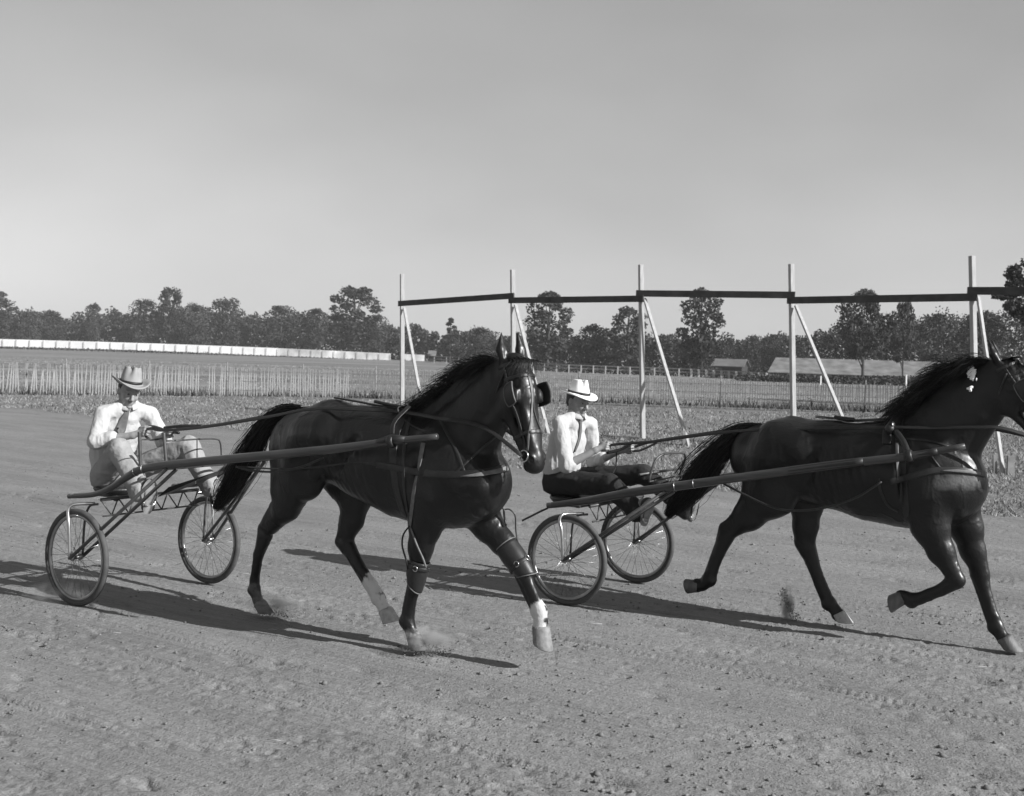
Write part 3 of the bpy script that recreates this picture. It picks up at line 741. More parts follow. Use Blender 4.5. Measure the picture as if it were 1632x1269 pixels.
# dark weedy bank before the long shed and along the far fences
C = []; R = []
for px in np.arange(1180, 1700, 5.0):
    z = 132 + rng.uniform(-2, 2); zt = P(px, 597 + .012 * (px - 1200) + rng.uniform(-1.5, 2), z)[2]; C.append((ray(px, 560)[0] * z, z, max(zt * .45, .1))); R.append(max(.6, zt * .75))
for px in np.arange(830, 1240, 7.0):
    g = G(px, np.interp(px, xs2, [w[1] for w in rf_]) - .6); C.append((g[0], g[1] + .6, .2)); R.append(.45 + .35 * rng.random())
for px in np.arange(-40, 690, 6.0):
    g = P(px, np.interp(px, xs, [w[1] for w in wf]) + 1.5, 310.); C.append((g[0], g[1], g[2])); R.append(.35 + .3 * rng.random())
V = leaf_cloud(np.array(C), np.array(R), 16000, .17, .8); V[:, 2] = np.maximum(V[:, 2], -.1)
tag(mk('undergrowth', V, np.arange(len(V)).reshape(-1, 4), mat('undergrowth_leaf', .03, .8, var=.4, vs=.6), smooth=False), 'dark low undergrowth along the foot of the shed and far fences', 'undergrowth', kind='stuff')

# ------------------------------------------------------------------ haze
hm = bpy.data.materials.new('haze_air'); hm.use_nodes = True; hn = hm.node_tree; hn.nodes.clear()
pv = hn.nodes.new('ShaderNodeVolumePrincipled'); pv.inputs['Color'].default_value = (.8, .8, .8, 1); pv.inputs['Density'].default_value = .0003
ho = hn.nodes.new('ShaderNodeOutputMaterial'); hn.links.new(pv.outputs[0], ho.inputs['Volume'])
tag(M().box((0, 620, 19.4), (1840, 1400, 41.)).obj('haze', hm, smooth=False), 'thin summer haze over the whole field', 'haze', kind='stuff')
# ================================================================== horses
R1 = Rig(-2.8105, 8.9928, 33.0)
R2 = Rig(0.8312, 9.5485, 33.0)
def V3(*a): return np.array(a, float)
def unit(v): v = np.array(v, float); return v / (np.linalg.norm(v) + 1e-12)
class Place:                                   # a thing placed in a rig's frame, base at local point b
    def __init__(s, rig, name, label, cat, b, group=None):
        s.rig = rig; s.b = np.array(b, float); s.e = thing(name, label, cat, rig.world(b), -rig.a, group)
    def put(s, m, name, mt, parent=None, smooth=True): return m.obj(name, mt, parent or s.e, s.b, smooth)
    def mk(s, V, Fs, name, mt, parent=None, attr=None, smooth=True): return mk(name, V - s.b, Fs, mt, parent or s.e, smooth, attr)
def bvh_of(V, Fs): return BVHTree.FromPolygons([tuple(v) for v in V], [tuple(int(i) for i in f) for f in Fs])
def on(rig, bv, px, py, off=.006, lat=0.0):
    """where the sight line through (px,py) meets a surface, lifted off it"""
    o, d = rig.loc_ray(px, py); h = bv.ray_cast(o, d)
    if h[0] is None: p = rig.hp(px, py, lat); return p, np.array((0, -1., 0))
    nn = np.array(h[1]); dd = np.array(d)
    if nn @ dd > 0: nn = -nn
    return np.array(h[0]) + nn * off, nn
def strap_on(rig, bv, pts, w, t=.005, n=20, off=.004, lat=0.0):
    c = spline([(a, b_, 0) for a, b_ in pts], n); Q = [on(rig, bv, a, b_, off, lat) for a, b_, _ in c]
    pp = np.array([q_[0] for q_ in Q]); nn = np.array([q_[1] for q_ in Q])
    for _ in range(2): pp[1:-1] = .25 * pp[:-2] + .5 * pp[1:-1] + .25 * pp[2:]; nn[1:-1] = .25 * nn[:-2] + .5 * nn[1:-1] + .25 * nn[2:]
    return M().strap(pp, w, t, nn)

def head_frame(poll, yaw, pitch):
    f = V3(math.cos(yaw), -math.sin(yaw), 0); s = V3(math.sin(yaw), math.cos(yaw), 0); z = V3(0, 0, 1)
    a = math.sin(pitch) * f - math.cos(pitch) * z; n = math.cos(pitch) * f + math.sin(pitch) * z
    def H(A, N, S=0.0, sc_=1.07): return poll + (a * A + n * N + s * S) * sc_
    return H, np.array((a, n, s))
def add_head(B, H, AX):
    a, n, s = AX
    def E(c, r, k=.02, sub=False): B.ell(H(*c), np.array(r) * 1.10, k, AX, sub)
    def C_(p, q_, ra, rb, k=.02, qq=1.0, nn=s, sub=False): B.cone(H(*p), H(*q_), ra * 1.06, rb * 1.06, k, qq, nn, sub)
    E((.03, -.03), (.09, .085, .082), .04)
    C_((.07, -.01), (.22, -.005), .092, .090, .03, .98)
    E((.16, .045), (.11, .045, .080), .03)
    for g in (-1, 1):
        E((.20, -.085, .050 * g), (.118, .105, .036), .022)
        C_((.25, -.12, .035 * g), (.54, -.052, .016 * g), .032, .026, .03)
        C_((.275, .006, .077 * g), (.43, -.008, .054 * g), .013, .008, .014)
        C_((.26, .045, .045 * g), (.50, .035, .028 * g), .016, .010, .02)
        E((.37, -.045, .062 * g), (.08, .035, .014), .03, True)
    C_((.24, .010), (.54, .004), .066, .047, .03, .90)
    E((.575, -.004), (.072, .058, .056), .03)
    E((.625, -.010), (.034, .045, .050), .02)
    E((.60, -.062), (.038, .026, .034), .015)
    for g in (-1, 1):
        E((.212, .034, .088 * g), (.052, .034, .028), .018)
        E((.228, .032, .113 * g), (.024, .016, .013), .008, True)
        C_((.185, .062, .080 * g), (.25, .052, .096 * g), .011, .009, .010)
        C_((.20, .005, .098 * g), (.26, .005, .094 * g), .008, .007, .010)
        E((.576, .020, .042 * g), (.040, .029, .022), .010)
        E((.592, .032, .058 * g), (.024, .016, .017), .006, True)
        C_((.02, -.02, .050 * g), (-.085, -.02, .070 * g), .035, .034, .015, .75, n)
        C_((-.085, -.02, .070 * g), (-.185, -.005, .060 * g), .034, .007, .01, .7, n)
        C_((-.03, .014, .068 * g), (-.13, .014, .063 * g), .017, .006, .006, 1, n, True)
    C_((.605, -.038, -.06), (.605, -.038, .06), .007, .007, .006, 1, n, True)
    E((.13, .055, .078), (.04, .02, .014), .02, True); E((.13, .055, -.078), (.04, .02, .014), .02, True)
    E((.34, .03, .085), (.08, .022, .016), .02, True); E((.34, .03, -.085), (.08, .022, .016), .02, True)

def px_chain(B, rig, pts, k=.02, q=1.0):
    Q = [rig.q(a, b_, hw, lat) for a, b_, hw, lat in pts]
    B.chain(Q, k, q)
    return Q
def lower_leg(B, rig, cn, fore, up0=None):
    """cn: knee/hock, cannon top, cannon low, fetlock, pastern, coronet (px,py,hw,lat); tendons, joint bumps"""
    Q = px_chain(B, rig, cn, .014, .82)
    (p1, r1), (p2, r2), (p3, r3) = Q[1], Q[2], Q[3]
    ax = unit(p3 - p1); back = unit(np.cross(ax, (0, 1, 0)))
    back = back if back[0] < 0 or abs(ax[2]) < .7 and back[2] < 0 else -back
    if not fore or True:
        B.cone(Q[0][0] + back * Q[0][1] * .75, p3 + back * r3 * .55, r1 * .42, r3 * .5, .008)
    B.ell(p3 + back * r3 * .45, (r3 * .75,) * 3, .014)
    if fore: B.ell(Q[0][0] - back * Q[0][1] * .25, np.array((1., .9, 1.25)) * Q[0][1] * .85, .015)
    else:
        pk = Q[0][0] + back * Q[0][1] * .62 - ax * .045; B.cone(Q[0][0] + back * Q[0][1] * .3 + ax * .02, pk, Q[0][1] * .6, Q[0][1] * .48, .035, .85)
        if up0 is not None: B.cone(pk, up0, Q[0][1] * .42, .03, .035, .85)
    return Q
def hoof(place, c, d, toe, bn, mt, s=1.0, ln=.078):
    """c coronet centre, d downwards along the wall, toe direction, bn ground-surface normal"""
    d = unit(d); toe = unit(toe - d * (toe @ d)); side = np.cross(d, toe); m = M(); V = []; n = 20
    bt = unit(toe - bn * (toe @ bn)) if abs(toe @ bn) < .95 else toe; bs = np.cross(bn, bt)
    c1 = c + d * ln * s
    for u, ex in ((-.12, .94), (0, 1.04), (.35, 1.10), (.7, 1.19), (.95, 1.27), (1.0, 1.24), (1.0, .9)):
        cc = c + (c1 - c) * u + toe * .012 * u * s
        for j in range(n):
            t = 2 * math.pi * j / n; x, y = math.cos(t), math.sin(t)
            if x < 0: x *= .72
            A_ = toe * (1 - u) + bt * u; S_ = side * (1 - u) + bs * u * (1 if side @ bs > 0 else -1)
            V.append(cc + (A_ * x * 1.1 + S_ * y) * .046 * ex * s)
    Fs = [(i * n + j, i * n + (j + 1) % n, (i + 1) * n + (j + 1) % n, (i + 1) * n + j) for i in range(6) for j in range(n)] + [tuple(range(6 * n, 7 * n)), tuple(range(n - 1, -1, -1))]
    m.add(V, Fs); return place.put(m, 'hoof', mt)
def hair(place, name, gen, n_, seg=7, r=.0022):
    """many thin tapered locks as one mesh; gen() -> points"""
    Vs = []; Fs = []; o = 0; tri = np.array([(math.cos(t), math.sin(t)) for t in (0, 2.09, 4.19)])
    for k in range(n_):
        pts, w = gen(k); pts = spline(pts, seg); T = np.gradient(pts, axis=0); T /= np.linalg.norm(T, axis=1)[:, None] + 1e-9
        u = np.cross(T, rng.normal(size=3)); u /= np.linalg.norm(u, axis=1)[:, None] + 1e-9; v_ = np.cross(T, u)
        ww = w * np.linspace(1, .15, seg) ** .7
        V = pts[:, None, :] + ww[:, None, None] * (u[:, None, :] * tri[None, :, 0, None] + v_[:, None, :] * tri[None, :, 1, None])
        Vs.append(V.reshape(-1, 3)); i = np.arange(seg - 1)[:, None] * 3 + np.arange(3)[None]; j = np.arange(seg - 1)[:, None] * 3 + (np.arange(3)[None] + 1) % 3
        Fs.append(np.stack([i, j, j + 3, i + 3], 2).reshape(-1, 4) + o); o += seg * 3
    return place.mk(np.concatenate(Vs), np.concatenate(Fs), name, MT['hair'])
def seg_dist(V, a, b_):
    ba = b_ - a; t = np.clip((V - a) @ ba / (ba @ ba), 0, 1); return np.linalg.norm(V - a - t[:, None] * ba, axis=1)
def tail_hair(place, rig, pts, n_=1500):
    Q = [rig.q(*p) for p in pts]; C = np.array([q_[0] for q_ in Q]); Rr = np.array([q_[1] for q_ in Q]); cc = spline(C, 30); rr = np.interp(np.linspace(0, 1, 30), np.linspace(0, 1, len(Rr)), Rr)
    T = np.gradient(cc, axis=0); T /= np.linalg.norm(T, axis=1)[:, None]; up = np.cross(T, (0, 1, 0)); 
    def gen(k):
        st = int(rng.random() ** 1.3 * 12); en = int(rng.uniform(.55, 1.0) * 29) if rng.random() > .35 else 29
        en = max(en, st + 6); ix = np.linspace(st, en, 7).astype(int); r0 = rng.normal(0, .42, 2)
        if rng.random() < .06: r0 *= 1.7
        g = np.linspace(.55, 1, 7)[:, None]
        pts_ = cc[ix] + (up[ix] * r0[0] + np.array((0, 1, 0)) * r0[1] * 1.1) * rr[ix][:, None] * g + rng.normal(0, .006, (7, 3))
        return pts_, .0030
    o = hair(place, 'tail', gen, n_, 10); return o
def mane_hair(place, rig, crest, dirs, n_, ln, near=1.0, label=None, name='mane'):
    C = spline([rig.hp(a, b_, 0) for a, b_ in crest], 40); D = np.array(dirs, float)
    def gen(k):
        u = rng.random() * 38; i = int(u); p = C[i] + (C[i + 1] - C[i]) * (u - i); d = np.array([np.interp(i / 39, np.linspace(0, 1, len(D)), D[:, j]) for j in range(3)])
        l = ln * rng.uniform(.5, 1.15); p = p + np.array((0, rng.normal(0, .014), rng.normal(-.008, .01)))
        w = rng.normal(0, .14, 3) + .28 * np.array([float(vnoise(np.array([[u * .9, q_ * 5., 0]]), 9)[0]) for q_ in range(3)]); d = unit(d + w); side = np.array((0, -near, 0)) * rng.uniform(.3, 1.)
        return [p, p + d * l * .35 + side * .03, p + d * l * .7 + side * .055 + V3(0, 0, -.18) * l * .7, p + d * l + side * .07 + V3(0, 0, -.42) * l], .0025
    return hair(place, name, gen, n_, 6)

def normals(V, Fs):
    fn = np.cross(V[Fs[:, 1]] - V[Fs[:, 0]], V[Fs[:, 3]] - V[Fs[:, 0]]); N = np.zeros_like(V)
    for j in range(4): np.add.at(N, Fs[:, j], fn)
    return N / (np.linalg.norm(N, axis=1)[:, None] + 1e-12)
def flesh(V, Fs, x0, x1, z0, z1):
    """muscle relief, ribs and veins pushed out of the smooth body"""
    N = normals(V, Fs); d = .006 * fbm(V * np.array((7, 7, 5)), 3, 21)
    vein = np.exp(-(np.abs(fbm(V * np.array((9, 9, 6)), 2, 33)) / .035) ** 2); d += .0026 * vein
    mid = (x0 + x1) / 2; hw = (x1 - x0) / 2; zc = (z0 + z1) / 2; w = np.exp(-((V[:, 0] - mid) / hw) ** 4) * np.exp(-((V[:, 2] - zc) / ((z1 - z0) / 2)) ** 4) * np.abs(N[:, 1])
    d += .0032 * w * np.sin((V[:, 0] + .25 * (V[:, 2] - zc)) * 2 * math.pi / .062)
    return V + N * d[:, None]

# ------------------------------------------------------------------ first horse
h1 = Place(R1, 'horse', 'dark bay pacing horse with head turned to camera, white lower legs and knee boots', 'horse', (2.2, 0, 0), 'harness horses pacing on the track')
B = SDF(.0095); q = R1.q
H1, AX1 = head_frame(R1.hp(822, 578, .03), math.radians(19), math.radians(20))
T = [(482, 711, 56), (530, 702, 61), (590, 723, 71), (645, 741, 80), (700, 757, 82), (742, 765, 70), (764, 768, 54)]
B.chain([q(a, b_, h, 0) for a, b_, h in T], .07, .80)
for g in (.115, -.115):
    B.cone(*[q(496, 694, 36, g)[0], q(524, 692, 40, g)[0]], .15, .17, .05)
    B.ell(q(600, 735, 1, g * 1.05)[0], (.32, .17, .27), .06)
    B.cone(q(700, 700, 1, g * .9)[0], q(768, 775, 1, g * 1.15)[0], .11, .105, .05)
    B.ell(q(700, 770, 1, g * 1.35)[0], (.14, .08, .17), .05)
    B.ell(q(774, 788, 1, g * .75)[0], (.085, .075, .10), .028)
B.cone(q(598, 668, 1)[0], q(668, 672, 1)[0], .06, .075, .05)
for g in (.115, -.115):
    B.cone(q(500, 690, 1, g * 1.0)[0], q(474, 742, 1, g * 1.25)[0], .07, .075, .04); B.cone(q(528, 685, 1, g * 1.35)[0], q(500, 755, 1, g * 1.6)[0], .06, .05, .035)
    B.cone(q(560, 700, 1, g * 2.5)[0], q(534, 752, 1, g * 2.1)[0], .05, .03, .04, sub=True)
    B.cone(q(680, 700, 1, g * 1.4)[0], q(738, 775, 1, g * 1.7)[0], .05, .055, .05); B.cone(q(680, 755, 1, g * 1.75)[0], q(694, 812, 1, g * 1.6)[0], .07, .05, .05)
    B.cone(q(655, 720, 1, g * 2.55)[0], q(662, 790, 1, g * 2.3)[0], .035, .03, .03, sub=True)
    B.cone(q(757, 770, 1, g * 1.4)[0], q(764, 812, 1, g * .9)[0], .05, .055, .015)
# neck
B.chain([q(718, 722, 70, 0), q(746, 690, 58, 0), q(773, 652, 46, .01), q(797, 615, 35, .02), q(812, 597, 29, .03)], .05, .58)
B.cone(q(672, 668, 1)[0], q(740, 612, 1)[0], .06, .055, .05); B.cone(q(740, 612, 1)[0], q(806, 580, 1, .02)[0], .055, .045, .04)
B.cone(q(742, 735, 1, .09)[0], q(806, 650, 1, .05)[0], .06, .05, .03)
add_head(B, H1, AX1)
# hind near
B.chain([q(482, 710, 42, .10), q(482, 752, 40, .12), q(456, 806, 24, .09), q(431, 838, 14.5, .05)], .04, .75)
B.ell(q(492, 768, 1, .13)[0], (.10, .07, .12), .05)
B.cone(q(452, 715, 1, .1)[0], q(446, 780, 1, .1)[0], .085, .07, .05)
QA = lower_leg(B, R1, [(423, 853, 13, .04), (412, 884, 8.8, .03), (406, 924, 8.2, .0), (406, 941, 10.5, 0), (411, 956, 8.6, 0), (414, 963, 10.5, 0)], False, R1.hp(436, 806, .09))
# hind far
B.chain([q(520, 730, 40, -.11), q(566, 790, 30, -.12), q(562, 828, 19, -.11), q(553, 852, 15, -.10)], .04, .75)
QB = lower_leg(B, R1, [(552, 866, 14.5, -.1), (571, 900, 10, -.09), (592, 932, 9.5, -.08), (603, 953, 11.5, -.08), (610, 966, 9.5, -.08), (614, 974, 12, -.08)], False, R1.hp(548, 826, -.11))
# fore near
B.chain([q(690, 790, 50, .13), q(678, 838, 27, .13), q(671, 872, 20.5, .13), q(666, 905, 15.5, .12)], .035, .8)
QC = lower_leg(B, R1, [(664, 918, 15, .12), (658, 945, 9.2, .11), (652, 975, 8.8, .1), (649, 991, 11.5, .1), (656, 1008, 9.5, .1), (659, 1016, 12.5, .1)], True)
# fore far
B.chain([q(756, 800, 44, -.12), q(778, 838, 26, -.12), q(800, 864, 20, -.12), q(818, 885, 16, -.12)], .035, .8)
QD = lower_leg(B, R1, [(823, 894, 16, -.12), (840, 926, 10.5, -.11), (853, 958, 10, -.1), (859, 973, 13, -.1), (862, 990, 10.5, -.1), (861, 1001, 13.5, -.1)], True)
V, Fs = B.mesh(); V = flesh(V, Fs, 2.0, 2.45, .95, 1.4)
mark = np.zeros(len(V))
def paint(a, b_, r, soft=.012, amt=1.0):
    global mark
    d = seg_dist(V, a, b_) + .020 * vnoise(V * 28, 2) + .012 * vnoise(V * 70, 4); mark = np.maximum(mark, amt * np.clip((r - d) / soft + .5, 0, 1))
paint(QD[3][0] + V3(0, 0, -.005), QD[5][0] + V3(0, 0, -.05), .062)
paint(QB[2][0], QB[5][0] + V3(0.02, 0, -.05), .065); paint(QB[1][0] + (QB[2][0] - QB[1][0]) * .6 + V3(.03, 0, 0), QB[3][0], .035)
paint(QC[5][0] + V3(.02, 0, 0), QC[5][0] + V3(.04, 0, -.03), .038)
paint(QA[3][0], QA[5][0], .06, amt=.10)
paint(H1(.05, .09), H1(.22, .088), .012, .008, .8); paint(H1(.22, .085), H1(.30, .075), .006, .008, .5)
h1.mk(V, Fs, 'body', MT['coat'], attr=mark); BV1 = bvh_of(V, Fs)
for g in (-1, 1): h1.put(M().add(IV * .9 * .0, []) if False else M().ring(H1(.226, .032, .101 * g), .0085, .0125, AX1[2], 16, 10), 'eye', MT['eye'])
dn = V3(0, 0, -1)
hoof(h1, QA[5][0], QA[5][0] - QA[4][0] + V3(.03, 0, -.03), V3(1, 0, -.2), V3(0, 0, 1), MT['hoof'])
hoof(h1, QB[5][0], QB[5][0] - QB[4][0] + V3(.0, 0, -.01), V3(1, 0, .1), unit(V3(-.35, 0, 1)), MT['hoofl'], 1.12)
hoof(h1, QC[5][0], V3(.35, 0, -1), V3(1, 0, -.2), V3(0, 0, 1), MT['hoof'], 1.08, .07)
hoof(h1, QD[5][0], V3(.05, -.02, -1), V3(1, -.1, 0), unit(V3(.45, 0, 1)), MT['hoofm'], 1.22, .085)
tail_hair(h1, R1, [(478, 652, 7, 0), (455, 652, 10, 0), (432, 668, 15, 0), (411, 698, 19, 0), (393, 732, 21, 0), (374, 766, 19, 0), (357, 792, 15, 0), (344, 810, 6, 0)], 1400)
mane_hair(h1, R1, [(664, 662), (702, 637), (744, 604), (778, 583), (806, 572)], [(-.75, 0, .1), (-.7, 0, .25), (-.8, 0, .1)], 1700, .20)
def fl(k):
    s = rng.normal(0, .03); p = H1(-.02, .02 + rng.normal(0, .015), s); t = rng.normal(0, .025)
    return [p, H1(.02, .095, s + t), H1(.05, .105, s - .01 + t * 1.6), H1(.07 + rng.uniform(0, .06), .10, s - .03 + t * 2.2)]  , .0022
hair(h1, 'forelock', fl, 120, 6)

# ------------------------------------------------------------------ second horse
h2 = Place(R2, 'horse', 'dark horse striding out at right with folded foreleg and trailing hind leg', 'horse', (1.9, 0, 0), 'harness horses pacing on the track')
B = SDF(.0095); q = R2.q
H2, AX2 = head_frame(R2.hp(1603, 581, 0), math.radians(0), math.radians(31))
T = [(1212, 728, 50), (1262, 730, 62), (1325, 740, 66), (1390, 752, 74), (1450, 760, 78), (1490, 763, 74), (1512, 773, 55)]
B.chain([q(a, b_, h, 0) for a, b_, h in T], .07, .80)
for g in (.115, -.115):
    B.cone(q(1238, 702, 1, g)[0], q(1275, 715, 1, g)[0], .15, .165, .05)
    B.ell(q(1370, 750, 1, g * 1.05)[0], (.34, .17, .26), .06)
    B.cone(q(1466, 710, 1, g * .9)[0], q(1512, 782, 1, g * 1.1)[0], .11, .11, .05)
    B.ell(q(1472, 778, 1, g * 1.35)[0], (.15, .08, .17), .05)
    B.ell(q(1529, 793, 1, g * .75)[0], (.08, .075, .105), .026)
B.cone(q(1385, 690, 1)[0], q(1450, 680, 1)[0], .05, .075, .05)
for g in (.115, -.115):
    B.cone(q(1236, 698, 1, g * 1.0)[0], q(1212, 762, 1, g * 1.25)[0], .065, .07, .04); B.cone(q(1264, 708, 1, g * 1.35)[0], q(1242, 775, 1, g * 1.55)[0], .06, .05, .035)
    B.cone(q(1300, 722, 1, g * 2.5)[0], q(1284, 768, 1, g * 2.1)[0], .05, .03, .04, sub=True)
    B.cone(q(1454, 706, 1, g * 1.5)[0], q(1504, 782, 1, g * 1.6)[0], .045, .05, .035); B.cone(q(1464, 765, 1, g * 1.75)[0], q(1482, 815, 1, g * 1.6)[0], .07, .05, .05)
    B.cone(q(1436, 735, 1, g * 2.55)[0], q(1440, 795, 1, g * 2.3)[0], .035, .03, .03, sub=True)
    B.cone(q(1516, 775, 1, g * 1.3)[0], q(1528, 813, 1, g * .9)[0], .05, .055, .015)
B.chain([q(1484, 722, 63, 0), q(1518, 682, 53, 0), q(1550, 648, 45, 0), q(1577, 620, 39, 0), q(1597, 604, 32, 0)], .05, .58)
B.cone(q(1452, 672, 1)[0], q(1520, 612, 1)[0], .055, .04, .05); B.cone(q(1520, 612, 1)[0], q(1590, 580, 1)[0], .04, .035, .04)
B.cone(q(1518, 735, 1, .07)[0], q(1563, 665, 1, .06)[0], .06, .05, .03)
add_head(B, H2, AX2)
# hind near (trailing, lifted)
B.chain([q(1232, 730, 46, .12), q(1228, 785, 40, .12), q(1195, 820, 24, .11), q(1168, 842, 15, .10)], .04, .75)
B.ell(q(1246, 790, 1, .13)[0], (.10, .07, .11), .05); B.cone(q(1205, 745, 1, .1)[0], q(1196, 800, 1, .1)[0], .085, .06, .05)
QE = lower_leg(B, R2, [(1158, 853, 14, .1), (1146, 882, 9, .1), (1136, 908, 8.6, .1), (1131, 924, 11, .1), (1120, 932, 9.5, .1), (1112, 933, 11.5, .1)], False, R2.hp(1180, 822, .11))
# hind far (planted)
B.chain([q(1262, 750, 40, -.11), q(1284, 800, 27, -.11), q(1284, 838, 19, -.10), q(1285, 858, 16, -.10)], .04, .75)
QF = lower_leg(B, R2, [(1287, 872, 14.5, -.1), (1301, 912, 9.2, -.1), (1315, 946, 8.6, -.1), (1322, 962, 10.8, -.1), (1332, 973, 8.8, -.1), (1336, 979, 11.5, -.1)], False, R2.hp(1272, 834, -.1))
# fore near (folded)
B.chain([q(1476, 795, 44, .14), q(1482, 838, 29, .15), q(1500, 880, 20, .15), q(1516, 908, 15.5, .15)], .035, .8)
QH = lower_leg(B, R2, [(1524, 924, 14.5, .15), (1500, 940, 9.4, .15), (1466, 954, 8.8, .15), (1451, 956, 11.2, .15), (1442, 951, 9.5, .15), (1437, 951, 11.5, .15)], True)
# fore far (reaching, planted)
B.chain([q(1522, 800, 42, -.12), q(1540, 840, 25, -.12), q(1550, 878, 19, -.12), q(1559, 902, 15.5, -.12)], .035, .8)
QG = lower_leg(B, R2, [(1561, 916, 14.5, -.12), (1572, 950, 9.4, -.11), (1583, 984, 9, -.1), (1588, 1000, 11.5, -.1), (1596, 1013, 9.5, -.1), (1600, 1018, 12, -.1)], True)
V, Fs = B.mesh(); V = flesh(V, Fs, 1.75, 2.2, .95, 1.38); mark = np.zeros(len(V))
c0 = on(R2, bvh_of(V, Fs), 1500, 769)[0]; c1 = on(R2, bvh_of(V, Fs), 1552, 764)[0]; paint(c0, c1, .045, .05, .16)  # chest highlight painted into the coat as a soft pale patch
h2.mk(V, Fs, 'body', MT['coat'], attr=mark); BV2 = bvh_of(V, Fs)
for g in (-1, 1): h2.put(M().ring(H2(.226, .032, .101 * g), .0085, .0125, AX2[2], 16, 10), 'eye', MT['eye'])
hoof(h2, QE[5][0], V3(-1, 0, .02), V3(0.1, 0, -1), unit(V3(1, 0, .25)), MT['hoof'], 1.05, .09)
hoof(h2, QF[5][0], V3(.55, 0, -1), V3(1, 0, 0), V3(0, 0, 1), MT['hoofl'], 1.1, .06)
hoof(h2, QH[5][0], V3(-.9, 0, -.45), V3(.45, 0, -1), unit(V3(.9, 0, .2)), MT['hoof'], 1.12, .085)
hoof(h2, QG[5][0], V3(.55, 0, -1), V3(1, 0, 0), V3(0, 0, 1), MT['hoof'], 1.2, .075)
tail_hair(h2, R2, [(1222, 683, 8, 0), (1196, 682, 11, 0), (1170, 696, 17, 0), (1143, 723, 22, 0), (1118, 755, 25, 0), (1094, 785, 22, 0), (1076, 806, 14, 0), (1064, 822, 6, 0)], 1700)
mane_hair(h2, R2, [(1448, 664), (1480, 632), (1515, 600), (1552, 582), (1588, 574)], [(-.75, 0, .1), (-.75, 0, .15), (-.85, 0, .05)], 1900, .24)
def fl2(k):
    s = rng.normal(0, .03); p = H2(-.03, .0 + rng.normal(0, .015), s); t = rng.normal(0, .03)
    return [p, H2(.0, .10, s + t), H2(.05, .11, s + t * 1.6), H2(.10 + rng.uniform(0, .06), .11, s + t * 2.2)]  , .0022
hair(h2, 'forelock', fl2, 160, 6)
# ================================================================== sulkies
def wheel(pl, x, y, R, toe=0.0):
    c = V3(x, y, R)
    w = pl.put(M().ring(c, R - .023, .023, (0, 1, 0), 64, 10), 'tyre', MT['tyre'])
    hubroot = bpy.data.objects.new('wheel', None); sc.collection.objects.link(hubroot); hubroot.parent = pl.e; hubroot.location = tuple(c - pl.b)
    w.parent = hubroot; w.data.transform(Matrix.Translation(tuple(-(c - pl.b))))
    def p(m, nm, mt, sm=True): o = m.obj(nm, mt, hubroot, (0, 0, 0), sm); return o
    p(M().ring((0, 0, 0), R - .052, .015, (0, 1, 0), 64, 8, .9), 'rim', MT['rim'])
    p(M().tube([(0, -.05, 0), (0, -.045, 0), (0, -.03, 0), (0, -.024, 0), (0, .024, 0), (0, .03, 0), (0, .045, 0), (0, .05, 0)], [.012, .02, .024, .015, .015, .024, .02, .012], 12), 'hub', MT['rim'])
    sp = None; Ns = 32
    for i in range(Ns):
        t = 2 * math.pi * i / Ns + .05; off = .16 * (1 if (i // 2) % 2 else -1); ys = .032 * (1 if i % 2 else -1)
        a = np.array((.022 * math.cos(t + off * 8), ys, .022 * math.sin(t + off * 8))); e = np.array(((R - .06) * math.cos(t), 0, (R - .06) * math.sin(t)))
        if sp is None:
            sp = p(M().tube([(0, 0, 0), (0, 0, 1)], .0014, 5), 'spoke', MT['rim']); o = sp
        else: o = sp.copy(); sc.collection.objects.link(o); o.parent = hubroot
        v = Vector(e - a); o.location = tuple(a); o.rotation_mode = 'QUATERNION'; o.rotation_quaternion = v.to_track_quat('Z', 'Y'); o.scale = (1, 1, v.length)
    return hubroot
